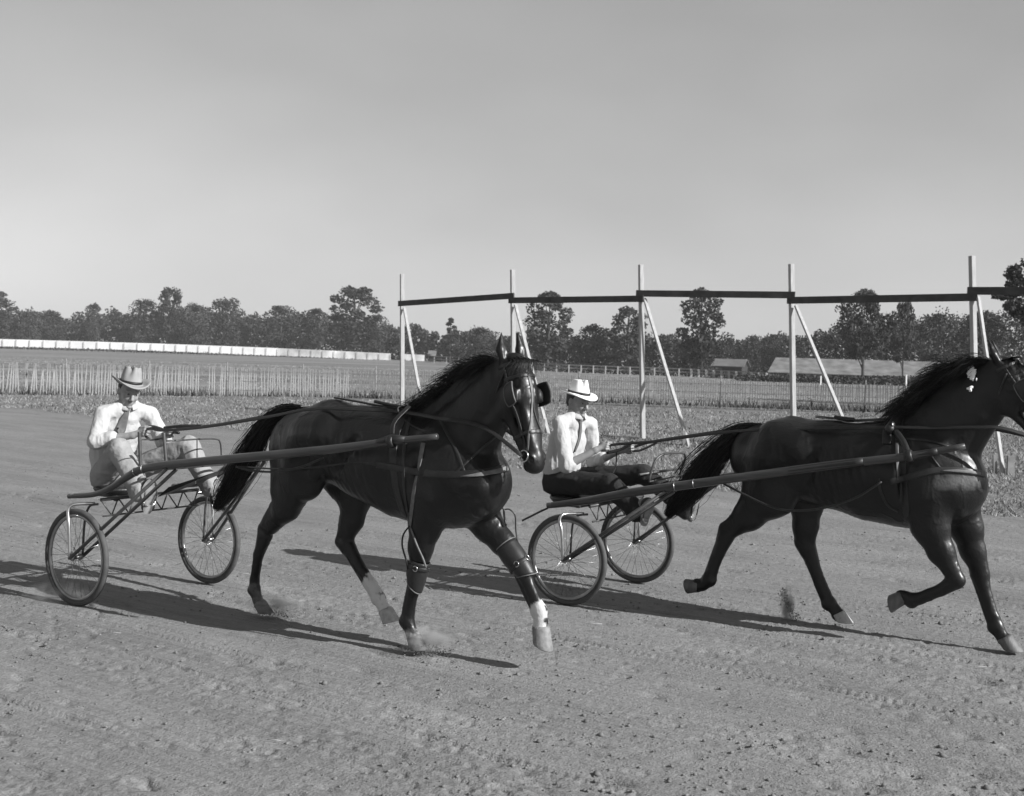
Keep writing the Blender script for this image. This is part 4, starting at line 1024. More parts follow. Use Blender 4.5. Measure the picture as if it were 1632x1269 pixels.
def sulky(rig, label, shaft_px, xs_, Rw, rad, chrome=True, strut=(.78, .95), seat=None, seatlow=0):
    pl = Place(rig, 'sulky', label, 'sulky', (0, 0, 0), 'two wheeled racing sulkies')
    x1, x2 = xs_
    wheel(pl, x1, -.6, Rw); wheel(pl, x2, .6, Rw)
    near = np.array([rig.hp(a, b_, l) for a, b_, l in shaft_px]); far = near * (1, -1, 1)
    rr = spline([(r, 0, 0) for r in rad], 40)[:, 0]
    for sh in (near, far):
        pl.put(M().tube(spline(sh, 40), rr, 12), 'shaft', MT['wood'])
    for sg, x, sh in ((-1, x1, near), (1, x2, far)):
        top = sh[0][2] - rad[0] - .01; xa = x + .0; sx = sh[1][0]
        def P_(yy, zz, dx=0): return (xa + dx, sg * yy, zz)
        arch = M().tube(spline([P_(.655, Rw), P_(.655, Rw + .22, -.02), P_(.65, top - .06, -.045), P_(.63, top - .012, -.04), P_(.58, top, -.01), (sh[1][0], sg * .49, top)], 26), .0125, 10)
        pl.put(arch, 'wheel_arch', MT['metal'])
        pl.put(M().tube(spline([P_(.545, Rw), P_(.545, Rw + .25, .01), P_(.53, top - .02, .04), (sh[1][0] + .04, sg * .49, top)], 12), .009, 8), 'inner_stay', MT['steel'])
        pl.put(M().tube([P_(.665, Rw), P_(.535, Rw)], .011, 8), 'axle', MT['steel'])
        k = int(.5 + np.interp(strut[0], spline(sh, 40)[:, 0], np.arange(40))); e = spline(sh, 40)[k] - np.array((0, 0, .03))
        pl.put(M().tube([P_(.655, Rw), tuple(e + (0, sg * .02, 0))], .0135, 10), 'strut', MT['wood'])
        pl.put(M().tube([P_(.545, Rw), tuple(e + (.05, -sg * .03, -.0))], .0135, 10), 'strut', MT['wood'])
        # clamp bands on the shaft
        cl = M()
        for kk in (17, 19): c = spline(sh, 40)[kk]; cl.ring(c, rr[kk] + .001, .0035, spline(sh, 40)[kk + 1] - c, 16, 6)
        pl.put(cl, 'clamp', MT['rim'])
        c0 = sh[0]; pl.put(M().box((c0[0] + .05, c0[1], c0[2] + rad[0]), (.05, .03, .012), bev=.003).box((c0[0] + .12, c0[1], c0[2] + rad[0]), (.02, .02, .02), bev=.003), 'bolt', MT['metal'])
    yb = .47; zt = near[1][2] - .04; xb = near[1][0] + .04
    cb = M().tube([(xb, -yb, zt), (xb, yb, zt)], .013, 8).tube([(xb + .03, -yb, zt - .12), (xb + .03, yb, zt - .12)], .007, 8)
    for i in range(6):
        y0 = -yb + i * 2 * yb / 6; y1 = y0 + yb / 6; y2 = y0 + 2 * yb / 6
        cb.tube([(xb, y0, zt), (xb + .03, y1, zt - .12)], .0055, 6).tube([(xb + .03, y1, zt - .12), (xb, y2, zt)], .0055, 6)
    pl.put(cb, 'truss_bar', MT['steel'])
    pl.put(M().tube([(xb + .42, -yb + .02, near[4][2] - .03), (xb + .42, yb - .02, near[4][2] - .03)], .011, 8), 'cross_bar', MT['steel'])
    sx_, sz = seat
    st = SDF(.01); st.ell((sx_, 0, sz - .03), (.19, .20, .045), .02); st.ell((sx_, 0, sz - .055), (.17, .18, .03), .02); Vs, Fs_ = st.mesh(); pl.mk(Vs, Fs_, 'seat', MT['leather'])
    pl.put(M().box((sx_ + .0, 0, sz - .085), (.3, .26, .02), bev=.005).box((sx_ + .1, .1, (sz + zt) / 2 - .05), (.03, .03, abs(sz - zt) + .04)).box((sx_ + .1, -.1, (sz + zt) / 2 - .05), (.03, .03, abs(sz - zt) + .04)).tube([(sx_ + .1, -.1, sz - .09), (xb, -.1, zt)], .012, 8).tube([(sx_ + .1, .1, sz - .09), (xb, .1, zt)], .012, 8), 'seat_frame', MT['steel'], smooth=False)
    return pl, near, far
s1, near1, far1 = sulky(R1, 'rear sulky with curved varnished shafts carrying the man in the grey hat',
    [(110, 791, .5), (150, 788, .5), (178, 777, .49), (205, 759, .48), (235, 746, .47), (320, 736, .45), (520, 717, .40), (620, 704, .37), (697, 696, .34)], (-.06, .03), .362,
    [.019, .021, .024, .028, .031, .031, .029, .023, .019], seat=(-.36, .835))
s2, near2, far2 = sulky(R2, 'front sulky with straight dark shafts, driven by the man in the white hat',
    [(873, 806, .5), (930, 799, .5), (1000, 786, .48), (1072, 776, .46), (1166, 763, .43), (1315, 743, .40), (1443, 728, .37), (1538, 711, .34)], (-.03, -.02), .36,
    [.024, .030, .033, .034, .032, .031, .028, .02], seat=(-.34, .80))
# foot rings, guards, splash boards
def rod(pl, pts, r=.008, name='guard_hoop', mt='steel', n=24):
    pl.put(M().tube(spline([pl.rig.hp(*p) for p in pts], n), r, 8), name, MT[mt])
rod(s1, [(224, 748, .40), (223, 715, .40), (222, 688, .40)], .013, 'upright')
rod(s1, [(265, 742, .22), (263, 715, .22), (261, 690, .22)], .013, 'upright')
rod(s1, [(224, 701, .40), (240, 700, .3), (262, 696, .22)], .005, 'upright_brace')
rod(s1, [(262, 703, .2), (285, 702, .1), (318, 700, -.1), (344, 700, -.3), (351, 706, -.36), (353, 728, -.4), (354, 742, -.4)], .0065)
rod(s1, [(314, 740, -.1), (314, 700, -.1)], .004, 'upright_brace')
rod(s2, [(1034, 768, .30), (1039, 748, .28), (1046, 732, .24), (1058, 724, .16), (1074, 722, 0), (1090, 723, -.16), (1092, 732, -.24), (1087, 745, -.28), (1082, 760, -.30)], .010)
rod(s2, [(1034, 768, .30), (1060, 763, .1), (1083, 758, -.30)], .007, 'guard_foot')
def plate(pl, pts, name, mt='leather', th=.012):
    Q = np.array([pl.rig.hp(*p) for p in pts]); nn = unit(np.cross(Q[1] - Q[0], Q[2] - Q[0])) * th; n = len(Q)
    pl.put(M().add(np.concatenate([Q, Q + nn]), [tuple(range(n)), tuple(range(2 * n - 1, n - 1, -1))] + [(i, (i + 1) % n, n + (i + 1) % n, n + i) for i in range(n)]), name, MT[mt], smooth=False)
plate(s1, [(250, 793, .1), (268, 777, .1), (345, 752, .05), (372, 748, -.1), (322, 768, -.25), (290, 780, -.25)], 'splash_board')
plate(s2, [(1105, 770, .0), (1150, 760, -.05), (1120, 790, -.25), (1080, 812, -.25), (1062, 800, -.15)], 'splash_board')
def stirrup(pl, px, py, lat, r=.055):
    c = pl.rig.hp(px, py, lat); sp_ = [c + V3(.01, r * math.cos(t), -r * .7 * math.sin(t)) for t in np.linspace(0, math.pi, 13)]
    pl.put(M().tube(sp_, .006, 8), 'stirrup', MT['metal'])
    pl.put(M().tube([sp_[0], sp_[0] + V3(.02, .0, .10)], .005, 6).tube([sp_[-1], sp_[-1] + V3(.02, 0, .10)], .005, 6), 'stirrup_hanger', MT['steel'])
stirrup(s1, 237, 799, .30); stirrup(s1, 346, 792, -.30); stirrup(s2, 1028, 825, .30); stirrup(s2, 1104, 822, -.30)
# thong trailing behind the second sulky
pl = s2; pl.put(M().strap(spline([R2.hp(873, 810, .5), R2.hp(862, 815, .52), R2.hp(848, 822, .53), R2.hp(832, 830, .55)], 10), .016, .004, (0, -1, .3)), 'thong', MT['leather'])

# ================================================================== drivers
def fist(B, c, f, w, curl, s=1.0, thumb=1):
    """closed hand: c palm centre, f towards the knuckles, w across the palm (to the little finger), curl direction"""
    f, w, curl = unit(f), unit(w), unit(curl)
    B.ell(c, (.045 * s, .042 * s, .017 * s), .008, np.array((f, w, curl)))
    for i, (ln, r) in enumerate(((.92, .0092), (1.0, .0095), (.95, .0092), (.78, .0082))):
        p = c + f * .038 * s + w * (i - 1.5) * .0205 * s
        B.cone(c - f * .01 + w * (i - 1.5) * .017 * s, p, .012, r * 1.1, .006)
        a1 = p + (f * .55 + curl * .83) * .036 * ln * s; a2 = a1 + (-f * .55 + curl * .83) * .024 * ln * s; a3 = a2 + (-f * .98 - curl * .2) * .019 * ln * s
        for (u, v, r1, r2) in ((p, a1, r, r * .95), (a1, a2, r * .95, r * .9), (a2, a3, r * .9, r * .75)): B.cone(u, v, r1 * s, r2 * s, .003)
    t0 = c - f * .028 * s - w * .025 * s; t1 = t0 + (f * .7 - w * .45 + curl * .55) * .036 * s; t2 = t1 + (f * .8 + w * .1 + curl * .5) * .028 * s
    B.cone(t0, t1, .015 * s, .011 * s, .008); B.cone(t1, t2, .0105 * s, .008 * s, .004)
def person_head(B, c, f, u):
    f = unit(f); s = unit(np.cross(u, f)); u = np.cross(f, s); A = np.array((f, s, u))
    H = lambda x, y, z: c + f * x + s * y + u * z
    E = lambda p, r, k=.012, sub=False: B.ell(H(*p), r, k, A, sub)
    K_ = lambda p, q_, a, b_, k=.012, sub=False: B.cone(H(*p), H(*q_), a, b_, k, 1, f, sub)
    E((-.01, 0, .035), (.096, .078, .10)); E((.035, 0, -.03), (.066, .062, .085), .03); K_((.01, 0, -.085), (.078, 0, -.098), .042, .024, .025)
    for g in (-1, 1):
        K_((-.01, .05 * g, -.05), (.06, .028 * g, -.098), .02, .018, .02)
        E((.068, .036 * g, -.035), (.026, .024, .024), .015); E((.088, .03 * g, .022), (.014, .024, .009), .012)
        E((.103, .032 * g, -.002), (.016, .017, .011), .008, True); E((.086, .031 * g, -.002), (.012, .013, .012), .004)
        E((-.005, .078 * g, -.015), (.020, .011, .034), .008); E((.003, .086 * g, -.012), (.010, .006, .018), .005, True)
        E((.108, .013 * g, -.044), (.012, .009, .008), .006)
    K_((.098, 0, .008), (.122, 0, -.036), .010, .014, .010); E((.102, 0, -.068), (.012, .024, .007), .008); E((.099, 0, -.082), (.012, .021, .008), .008)
    K_((.116, -.024, -.0745), (.116, .024, -.0745), .003, .003, .004, True); E((.098, 0, -.107), (.016, .02, .014), .012)
    return H, A
def hat(pl, o, f, u, name_label, mt, crown_h, brim=(.170, .150), curl=.028, band=True, dent=.035, front=-.012):
    f = unit(f); s = unit(np.cross(u, f)); u = np.cross(f, s); n = 48; V = []; m = M()
    prof = [(1.0, 0, 'b'), (.985, .004, 'b'), (.82, .0, 'b'), (.66, .0, 'b'), ('c', 0.0), ('c', .15), ('c', .45), ('c', .75), ('c', .93), ('c', 1.0), ('t', .75), ('t', .45), ('t', .12)]
    def pt(x, y, z): return o + f * x + s * y + u * z
    def ringpts(p):
        out = []
        for j in range(n):
            t = 2 * math.pi * j / n; cx, sy = math.cos(t), math.sin(t)
            if p[-1] == 'b':
                k = p[0]; e = max(0, (k - .6) / .4); z = p[1] + e ** 1.6 * (curl * abs(sy) ** 2.0 * 1.2 + (front if cx > 0 else .006) * abs(cx) ** 2)
                out.append(pt(brim[0] * k * cx, brim[1] * k * sy, z))
            elif p[0] == 'c':
                h = p[1]; ta = 1 - .16 * h - .10 * h * h * (1 if h < .9 else 1.25); a_, b_ = .104 * ta, .084 * ta
                pinch = .026 * max(0, h - .35) * 1.6 * math.exp(-((abs(t if t < math.pi else 2 * math.pi - t) - .65) / .33) ** 2)
                zz = crown_h * h * (1 + .06 * cx * h)
                if h >= .93: zz -= 0.0
                out.append(pt((a_ - pinch * 1.2) * cx, (b_ - pinch * 1.6) * sy, zz))
            else:
                k = p[1]; a_, b_ = .104 * .72 * k, .084 * .72 * k
                rim = (1 - k); d = dent * min(1, rim * 1.5) * (1 - .35 * abs(sy)) ; out.append(pt(a_ * cx, b_ * sy * (1 - .15 * rim), crown_h * (1 + .06 * cx) - d))
        return out
    rows = [ringpts(p) for p in prof]
    V = [x for r in rows for x in r]; Fs = [(i * n + j, i * n + (j + 1) % n, (i + 1) * n + (j + 1) % n, (i + 1) * n + j) for i in range(len(rows) - 1) for j in range(n)] + [tuple((len(rows) - 1) * n + j for j in range(n))]
    nb = len(V); under = [x - u * .006 for x in rows[0]] + [x - u * .006 for x in rows[3]] + [pt(.095 * math.cos(2 * math.pi * j / n), .078 * math.sin(2 * math.pi * j / n), .03) for j in range(n)]
    V += under; Fs += [(j, nb + j, nb + (j + 1) % n, (j + 1) % n) for j in range(n)] + [(nb + i * n + j, nb + (i + 1) * n + j, nb + (i + 1) * n + (j + 1) % n, nb + i * n + (j + 1) % n) for i in range(2) for j in range(n)] + [tuple(nb + 2 * n + j for j in range(n))]
    e = Place(pl.rig, 'hat', name_label, 'hat', tuple(o))
    e.put(m.add(V, Fs), 'hat_body', mt)
    if band:
        bn = M(); V = []
        for h, ex in ((.02, 1.03), (.02, 1.055), (.19, 1.055), (.19, 1.03)):
            ta = 1 - .16 * h
            for j in range(n): t = 2 * math.pi * j / n; V.append(pt(.104 * ta * ex * math.cos(t), .084 * ta * ex * math.sin(t), crown_h * h + .004))
        bn.add(V, [(i * n + j, i * n + (j + 1) % n, ((i + 1) % 4) * n + (j + 1) % n, ((i + 1) % 4) * n + j) for i in range(4) for j in range(n)])
        e.put(bn, 'hat_band', MT['band'])
    return e
def shoe(pl, heel, toe, up, w=.045):
    """heel, toe: ends of the sole; up: out of the sole towards the instep"""
    ax = unit(toe - heel); up = unit(up - ax * (up @ ax)); sd = np.cross(ax, up); L_ = np.linalg.norm(toe - heel); A = np.array((ax, sd, up)); S = SDF(.006)
    S.cone(heel + ax * .04 + up * .04, heel + ax * .05 + up * .115, .038, .038, .03); S.cone(heel + ax * .04 + up * .032, toe - ax * .05 + up * .026, .034, .036, .03, 1.3, sd)
    S.ell(toe - ax * .055 + up * .024, (.055, .052, .028), .02, A); S.cone(heel + ax * .08 + up * .075, toe - ax * .09 + up * .045, .030, .026, .03)
    S.ell(heel + ax * L_ / 2 - up * .10, (.5, .5, .10), .004, A, True)
    Vs, Fs_ = S.mesh(); pl.mk(Vs, Fs_, 'shoe', MT['shoe'])
    m = M(); n = 30; V = []
    for dz in (.002, -.012):
        for j in range(n):
            t = 2 * math.pi * j / n; x = math.cos(t); y = math.sin(t); xx = .5 + .5 * x; ww = .036 + .018 * math.exp(-((xx - .68) / .25) ** 2) + .004 * math.exp(-((xx - .1) / .15) ** 2)
            V.append(heel + ax * (xx * L_) + sd * y * ww * 1.03 + up * dz)
    m.add(V, [tuple(range(n)), tuple(range(2 * n - 1, n - 1, -1))] + [(j, (j + 1) % n, n + (j + 1) % n, n + j) for j in range(n)])
    V = []
    for dz in (-.010, -.030):
        for j in range(n):
            t = 2 * math.pi * j / n; V.append(heel + ax * (.036 + .036 * max(-1, min(.8, math.cos(t) * 1.2))) + sd * .031 * math.sin(t) + up * dz)
    m.add(V, [tuple(range(n)), tuple(range(2 * n - 1, n - 1, -1))] + [(j, (j + 1) % n, n + (j + 1) % n, n + j) for j in range(n)])
    pl.put(m, 'sole', MT['sole'], smooth=False)
def wrinkle(V, amp, f1, seed=1, st=(1, 1, 1)):
    c = V.mean(0); n1 = 1 - np.abs(fbm(V * np.array(st) * f1, 2, seed)) * 2.2; return amp * n1
def cloth_mesh(S, amp, f1, seed, st=(1, 1, 1)):
    V, Fs_ = S.mesh(); 
    e1 = V[Fs_[:, 1]] - V[Fs_[:, 0]]; e2 = V[Fs_[:, 3]] - V[Fs_[:, 0]]; fn = np.cross(e1, e2); N = np.zeros_like(V)
    for j in range(4): np.add.at(N, Fs_[:, j], fn)
    N /= np.linalg.norm(N, axis=1)[:, None] + 1e-12
    return V + N * (wrinkle(V, amp, f1, seed, st) + wrinkle(V, amp * .35, f1 * 2.3, seed + 9, (1, 1.2, .5)))[:, None], Fs_
def driver(rig, label, J, trous, sleeve_n, sleeve_f, group='drivers seated on the sulkies'):
    """J: joints in rig coordinates"""
    pl = Place(rig, 'person', label, 'man', tuple(J['hip'] - V3(0, 0, .06)), group)
    hipn, hipf = J['hip'] + V3(.0, -.09, 0), J['hip'] + V3(.0, .09, 0)
    B = SDF(.0055); sh_c = (J['shn'] + J['shf']) / 2; ax = unit(J['shf'] - J['shn']); 
    def torso(S, g, k=.04):
        S.cone(J['hip'], J['waist'], .118 + g, .118 + g, k, 1.35, ax); S.cone(J['waist'], J['chest'], .118 + g, .120 + g, k, 1.32, ax); S.cone(J['chest'], sh_c - V3(0, 0, .03), .112 + g, .062 + g, k, 1.25, ax)
        nb = sh_c + V3(0, 0, .045) + unit(J['head'] - sh_c) * .02; S.cone(J['shn'], nb, .045 + g, .055 + g, k); S.cone(J['shf'], nb, .045 + g, .055 + g, k)
    torso(B, -.012)
    Hd, A = person_head(B, J['head'], J['face'], J['up'])
    B.cone(sh_c + V3(0, 0, .02), Hd(-.02, 0, -.07), .062, .055, .03)
    for s_ in 'nf':
        B.cone(J['sh' + s_], J['el' + s_], .047, .040, .02); B.cone(J['el' + s_], J['wr' + s_], .042, .026, .015)
        fist(B, J['hand' + s_], *J['fist' + s_])
        B.cone(J['wr' + s_], J['hand' + s_], .027, .024, .012)
    for s_, hp_ in (('n', hipn), ('f', hipf)):
        B.cone(hp_, J['kn' + s_], .078, .055, .03); B.cone(J['kn' + s_], J['an' + s_], .052, .036, .02); B.cone(J['an' + s_], J['an' + s_] + (J['toe' + s_] - J['heel' + s_]) * .45, .035, .028, .02)
    V, Fs_ = B.mesh(); pl.mk(V, Fs_, 'body', MT['skin'])
    for g in (-1, 1): pl.put(M().add(IV * 0 + Hd(.088, .031 * g, -.002) + (IV @ np.eye(3)) * .0118, [tuple(int(i) for i in f) for f in IF]), 'eye', MT['eye'])
    S = SDF(.007); S.ell(Hd(-.02, 0, .03), (.094, .085, .098), .01, A); S.ell(Hd(-.045, 0, -.035), (.055, .070, .05), .02, A); S.ell(Hd(.075, 0, -.035), (.085, .11, .125), .01, A, True); Vh, Fh = S.mesh(); pl.mk(Vh, Fh, 'hair', MT['hairm'])
    # shirt
    S = SDF(.0075); torso(S, .008)
    for s_, fr in (('n', sleeve_n), ('f', sleeve_f)):
        S.cone(J['sh' + s_], J['el' + s_], .058, .060, .03); e = J['el' + s_] + (J['wr' + s_] - J['el' + s_]) * fr
        S.cone(J['el' + s_], e, .060, .050 if fr < .5 else .040, .015)
        c_ = unit(J['wr' + s_] - J['el' + s_]); S.cone(e - c_ * .02, e, .052 if fr < .5 else .043, .054 if fr < .5 else .045, .006)
    V, Fs_ = cloth_mesh(S, .0065, 15.0, 3, (1, 1, .5)); pl.mk(V, Fs_, 'shirt', MT['shirt']); bvs = bvh_of(V, Fs_)
    # trousers
    S = SDF(.0075); S.cone(J['hip'] - V3(0, 0, .01), J['hip'] + V3(0, 0, .10), .118, .112, .03, 1.35, ax)
    for s_, hp_ in (('n', hipn), ('f', hipf)):
        S.cone(hp_, J['kn' + s_], .102, .078, .035); e = J['kn' + s_] + (J['an' + s_] - J['kn' + s_]) * .93; S.cone(J['kn' + s_], e, .080, .072, .025)
        S.cone(e, e + V3(0, 0, -.01), .074, .072, .01)
    V, Fs_ = cloth_mesh(S, .009, 8., 5, (.5, 1.2, 1)); pl.mk(V, Fs_, 'trousers', MT[trous])
    S = M(); 
    for s_ in 'nf': shoe(pl, J['heel' + s_], J['toe' + s_], J['sup' + s_])
    # collar
    cm = M(); n = 28; base = sh_c + V3(0, 0, .055) * 1.0; cu = unit(Hd(-.02, 0, -.07) - base); cf = unit(A[0] - cu * (A[0] @ cu)); cs = np.cross(cu, cf); V = []
    for (r, h) in ((.069, .03), (.071, .034), (.086, -.008), (.082, -.012)):
        for j in range(n):
            t = .22 + (2 * math.pi - .44) * j / (n - 1); fr = max(0, math.cos(t)) ** 2
            V.append(base + cf * (r * math.cos(t) * 1.02 + .014) + cs * r * math.sin(t) * .96 + cu * (h - .026 * fr * (1 if h < 0 else .55)))
    cm.add(V, [(i * n + j, i * n + j + 1, ((i + 1) % 4) * n + j + 1, ((i + 1) % 4) * n + j) for i in range(4) for j in range(n - 1)]); pl.put(cm, 'collar', MT['shirt'])
    return pl, Hd, A, bvs
r1 = R1.hp
J = dict(hip=r1(176, 758, 0) + V3(.04, 0, 0), waist=r1(180, 722, 0), chest=r1(190, 684, 0), shn=r1(165, 659, .18), shf=r1(239, 661, -.18),
         head=r1(206, 622, .01), up=V3(.28, 0, 1), face=V3(1, -.42, -.38), eln=r1(153, 703, .27), elf=r1(262, 705, -.24), wrn=r1(212, 694, .12), wrf=r1(262, 694, -.12),
         handn=r1(226, 688, .08), handf=r1(269, 690, -.06), knn=r1(190, 716, .22), knf=r1(300, 712, -.25), ann=r1(226, 788, .30), anf=r1(337, 780, -.30),
         heeln=r1(235, 818, .30), toen=r1(238, 764, .30), supn=V3(-1, .9, .05), heelf=r1(345, 806, -.30), toef=r1(347, 764, -.30), supf=V3(-1, .6, .05))
J['fistn'] = (V3(1, -.2, .15), V3(0, -.2, -1), V3(.1, 1, 0)); J['fistf'] = (V3(1, .2, .15), V3(0, .2, -1), V3(.1, -1, 0))
d1, HD1, AD1, bvs1 = driver(R1, 'seated driver in grey felt hat, white shirt, necktie and light trousers, holding the reins close', J, 'trl', .42, .55); J1 = J
hat(d1, HD1(-.005, 0, .052), AD1[0] + AD1[2] * .12 + V3(0, 0, .1), AD1[2] + AD1[0] * -.05, 'grey felt fedora with creased crown worn by the rear driver', MT['hatg'], .135, (.178, .150), .042, True)
tie = strap_on(R1, bvs1, [(203, 650), (201, 656), (197, 668), (192, 682), (188, 694)], .06, .008, 14, .008); 
def tie_mesh(rig, bv, pts, ws, pl):
    c = spline([(a, b_, 0) for a, b_ in pts], 16); Q = [on(rig, bv, a, b_, .007) for a, b_, _ in c]; pp = np.array([q_[0] for q_ in Q]); nn = np.array([q_[1] for q_ in Q])
    for _ in range(3): pp[1:-1] = .25 * pp[:-2] + .5 * pp[1:-1] + .25 * pp[2:]; nn[1:-1] = .25 * nn[:-2] + .5 * nn[1:-1] + .25 * nn[2:]
    pl.put(M().strap(pp, np.interp(np.linspace(0, 1, 16), np.linspace(0, 1, len(ws)), ws), .009, nn), 'necktie', MT['tie'])
tie_mesh(R1, bvs1, [(203, 652), (202, 658), (198, 668), (193, 682), (189, 694)], [.045, .032, .05, .068, .078, .082], d1)
r2 = R2.hp
J = dict(hip=r2(890, 768, 0) + V3(.02, 0, 0), waist=r2(896, 742, 0), chest=r2(905, 702, 0), shn=r2(893, 675, .18), shf=r2(940, 677, -.18),
         head=r2(921, 638, .0), up=V3(.12, 0, 1), face=V3(1, -.28, -.26), eln=r2(903, 742, .26), elf=r2(948, 738, -.24), wrn=r2(949, 718, .14), wrf=r2(984, 720, -.12),
         handn=r2(961, 712, .10), handf=r2(1001, 716, -.09), knn=r2(972, 772, .20), knf=r2(1025, 756, -.22), ann=r2(1018, 818, .28), anf=r2(1090, 806, -.30),
         heeln=r2(1024, 836, .28), toen=r2(1036, 795, .30), supn=V3(-1, 1., .2), heelf=r2(1096, 830, -.30), toef=r2(1112, 788, -.32), supf=V3(-1, -.6, .35))
J['fistn'] = (V3(1, -.1, .25), V3(0, -.5, -1), V3(.1, 1, -.2)); J['fistf'] = (V3(1, .2, .2), V3(0, .3, -1), V3(.1, -1, 0))
d2, HD2, AD2, bvs2 = driver(R2, 'seated driver in white hat with dark band, white shirt and dark trousers, arms stretched forward', J, 'trd', .10, .35); J2 = J
hat(d2, HD2(-.005, 0, .050), AD2[0] + AD2[2] * .10, AD2[2] + AD2[0] * -.02, 'white straw hat with a dark band worn by the front driver', MT['hatw'], .125, (.172, .150), .012, True, .03, -.02)
tie_mesh(R2, bvs2, [(924, 668), (925, 676), (924, 692), (920, 708), (915, 720)], [.04, .022, .024, .026, .024, .012], d2)

# ================================================================== harness
def head_tack(rig, H, AX, bv, label, group):
    pl = Place(rig, 'bridle', label, 'bridle', tuple(H(0, 0, 0)), group)
    a, n, s = AX
    def hs(A, deg, off=.004, N0=0.0):
        t = math.radians(deg); d = n * math.cos(t) + s * math.sin(t); c = H(A, N0); o = c + d * .35
        h = bv.ray_cast(Vector(o), Vector(-d)); 
        if h[0] is None or np.linalg.norm(np.array(h[0]) - c) > .2: return c + d * .10, d
        return np.array(h[0]) + d * off, d
    def band(path, w, name, mt='leather', t=.005):
        c = spline([(A, g, 0) for A, g in path], max(10, len(path) * 5)); Q = [hs(A, g) for A, g, _ in c]
        pp = np.array([q_[0] for q_ in Q]); 
        for _ in range(2): pp[1:-1] = .25 * pp[:-2] + .5 * pp[1:-1] + .25 * pp[2:]
        pl.put(M().strap(pp, w, t, [q_[1] for q_ in Q]), name, MT[mt])
    band([(.105, g) for g in np.linspace(-105, 105, 15)], .022, 'browband')
    band([(.43, g) for g in np.linspace(-180, 180, 25)], .024, 'noseband')
    band([(.02, g) for g in np.linspace(-120, 120, 13)], .022, 'crownpiece')
    for g in (-1, 1):
        band([(.03, 92 * g), (.12, 90 * g), (.25, 84 * g), (.38, 84 * g), (.54, 92 * g)], .018, 'cheekpiece')
        band([(.05, 4 * g), (.16, 3 * g), (.28, 5 * g), (.36, 18 * g), (.44, 42 * g), (.53, 72 * g)], .013, 'face_strap', 'leatherl' if g < 0 else 'leather')  # near strap coloured pale to look lit, far one stays dark
        c, _ = hs(.555, 95 * g, .012); pl.put(M().ring(c, .034, .0045, s + n * .2 * g, 24, 8), 'bit_ring', MT['metal'])
        # blinker: cupped leather plate with piping
        m = M(); nu, nv = 9, 8; V = []; Vb = []
        for i in range(nu):
            for j in range(nv):
                u = -1 + 2 * i / (nu - 1); v = -1 + 2 * j / (nv - 1)
                rd = 1 - .10 * (u * u) * (v * v)
                S_ = g * (.112 + .022 * (v + 1) / 2 - .012 * u * u)
                V.append(H(.205 + .066 * u * rd, .040 + .055 * v * rd, S_)); Vb.append(H(.205 + .066 * u * rd, .040 + .055 * v * rd, S_ + g * .008))
        idx = lambda i, j: i * nv + j; n0 = nu * nv
        Fs_ = [(idx(i, j), idx(i + 1, j), idx(i + 1, j + 1), idx(i, j + 1)) for i in range(nu - 1) for j in range(nv - 1)]; Fs_ += [tuple(n0 + k for k in f) for f in Fs_]
        bd = [idx(i, 0) for i in range(nu)] + [idx(nu - 1, j) for j in range(1, nv)] + [idx(i, nv - 1) for i in range(nu - 2, -1, -1)] + [idx(0, j) for j in range(nv - 2, 0, -1)]
        Fs_ += [(bd[k], bd[(k + 1) % len(bd)], n0 + bd[(k + 1) % len(bd)], n0 + bd[k]) for k in range(len(bd))]
        bl = pl.put(m.add(V + Vb, Fs_), 'blinker', MT['leather'])
        pl.put(M().tube([Vb[k] for k in bd] + [Vb[bd[0]]], .0035, 6), 'piping', MT['leatherl'], bl)
    # throat latch
    pts = [hs(.06, 95)[0], H(.16, -.13, .088), H(.20, -.20, .03), H(.20, -.20, -.03), H(.16, -.13, -.088), hs(.06, -95)[0]]
    pl.put(M().tube(spline(pts, 24), .006, 6), 'throat_latch', MT['leather'])
    return pl, hs
b1, hs1 = head_tack(R1, H1, AX1, BV1, 'blinkered leather bridle on the head turned toward the camera', 'bridles')
b2, hs2 = head_tack(R2, H2, AX2, BV2, 'bridle on the horse head cut off by the right edge', 'bridles')
def ear_pompom():
    pass
hn1 = Place(R1, 'harness', 'racing harness of dark straps and breast collar on the rear horse', 'harness', (2.5, 0, 1.0), 'racing harnesses')
def ST(pl, rig, bv, pts, w, name, mt='leather', t=.006, n=22, off=.004): pl.put(strap_on(rig, bv, pts, w, t, n, off), name, MT[mt])
ST(hn1, R1, BV1, [(648, 659), (640, 672), (630, 695), (626, 730), (632, 780), (645, 822)], .055, 'girth')
ST(hn1, R1, BV1, [(655, 661), (650, 685), (644, 720), (644, 770), (650, 815)], .022, 'girth_strap')
ST(hn1, R1, BV1, [(600, 740), (640, 747), (680, 755), (720, 757), (760, 755), (786, 751), (808, 744)], .046, 'breast_collar', 'leather', .009, 30, .006)
ST(hn1, R1, BV1, [(735, 760), (765, 758), (790, 753), (807, 747)], np.concatenate([np.linspace(.004, .03, 6), np.full(8, .03)]), 'breast_collar_pale_strip', 'leatherl', .006, 14, .013)  # paler strip laid over the front part of the breast collar
ST(hn1, R1, BV1, [(700, 665), (712, 690), (728, 720), (740, 752)], .018, 'neck_strap')
ST(hn1, R1, BV1, [(722, 758), (760, 722), (795, 690)], .016, 'martingale')
ST(hn1, R1, BV1, [(644, 668), (660, 680), (690, 693)], .016, 'pole_strap')
ST(hn1, R1, BV1, [(675, 706), (668, 745), (660, 785), (654, 838)], .030, 'boot_strap', 'leatherl')
hp1 = lambda a, b_, l=0: R1.hp(a, b_, l)
hn1.put(M().strap(spline([hp1(534, 634), hp1(575, 641), hp1(600, 646), hp1(648, 652)], 14), .03, .012, (0, 0, 1)), 'back_strap', MT['leather'])
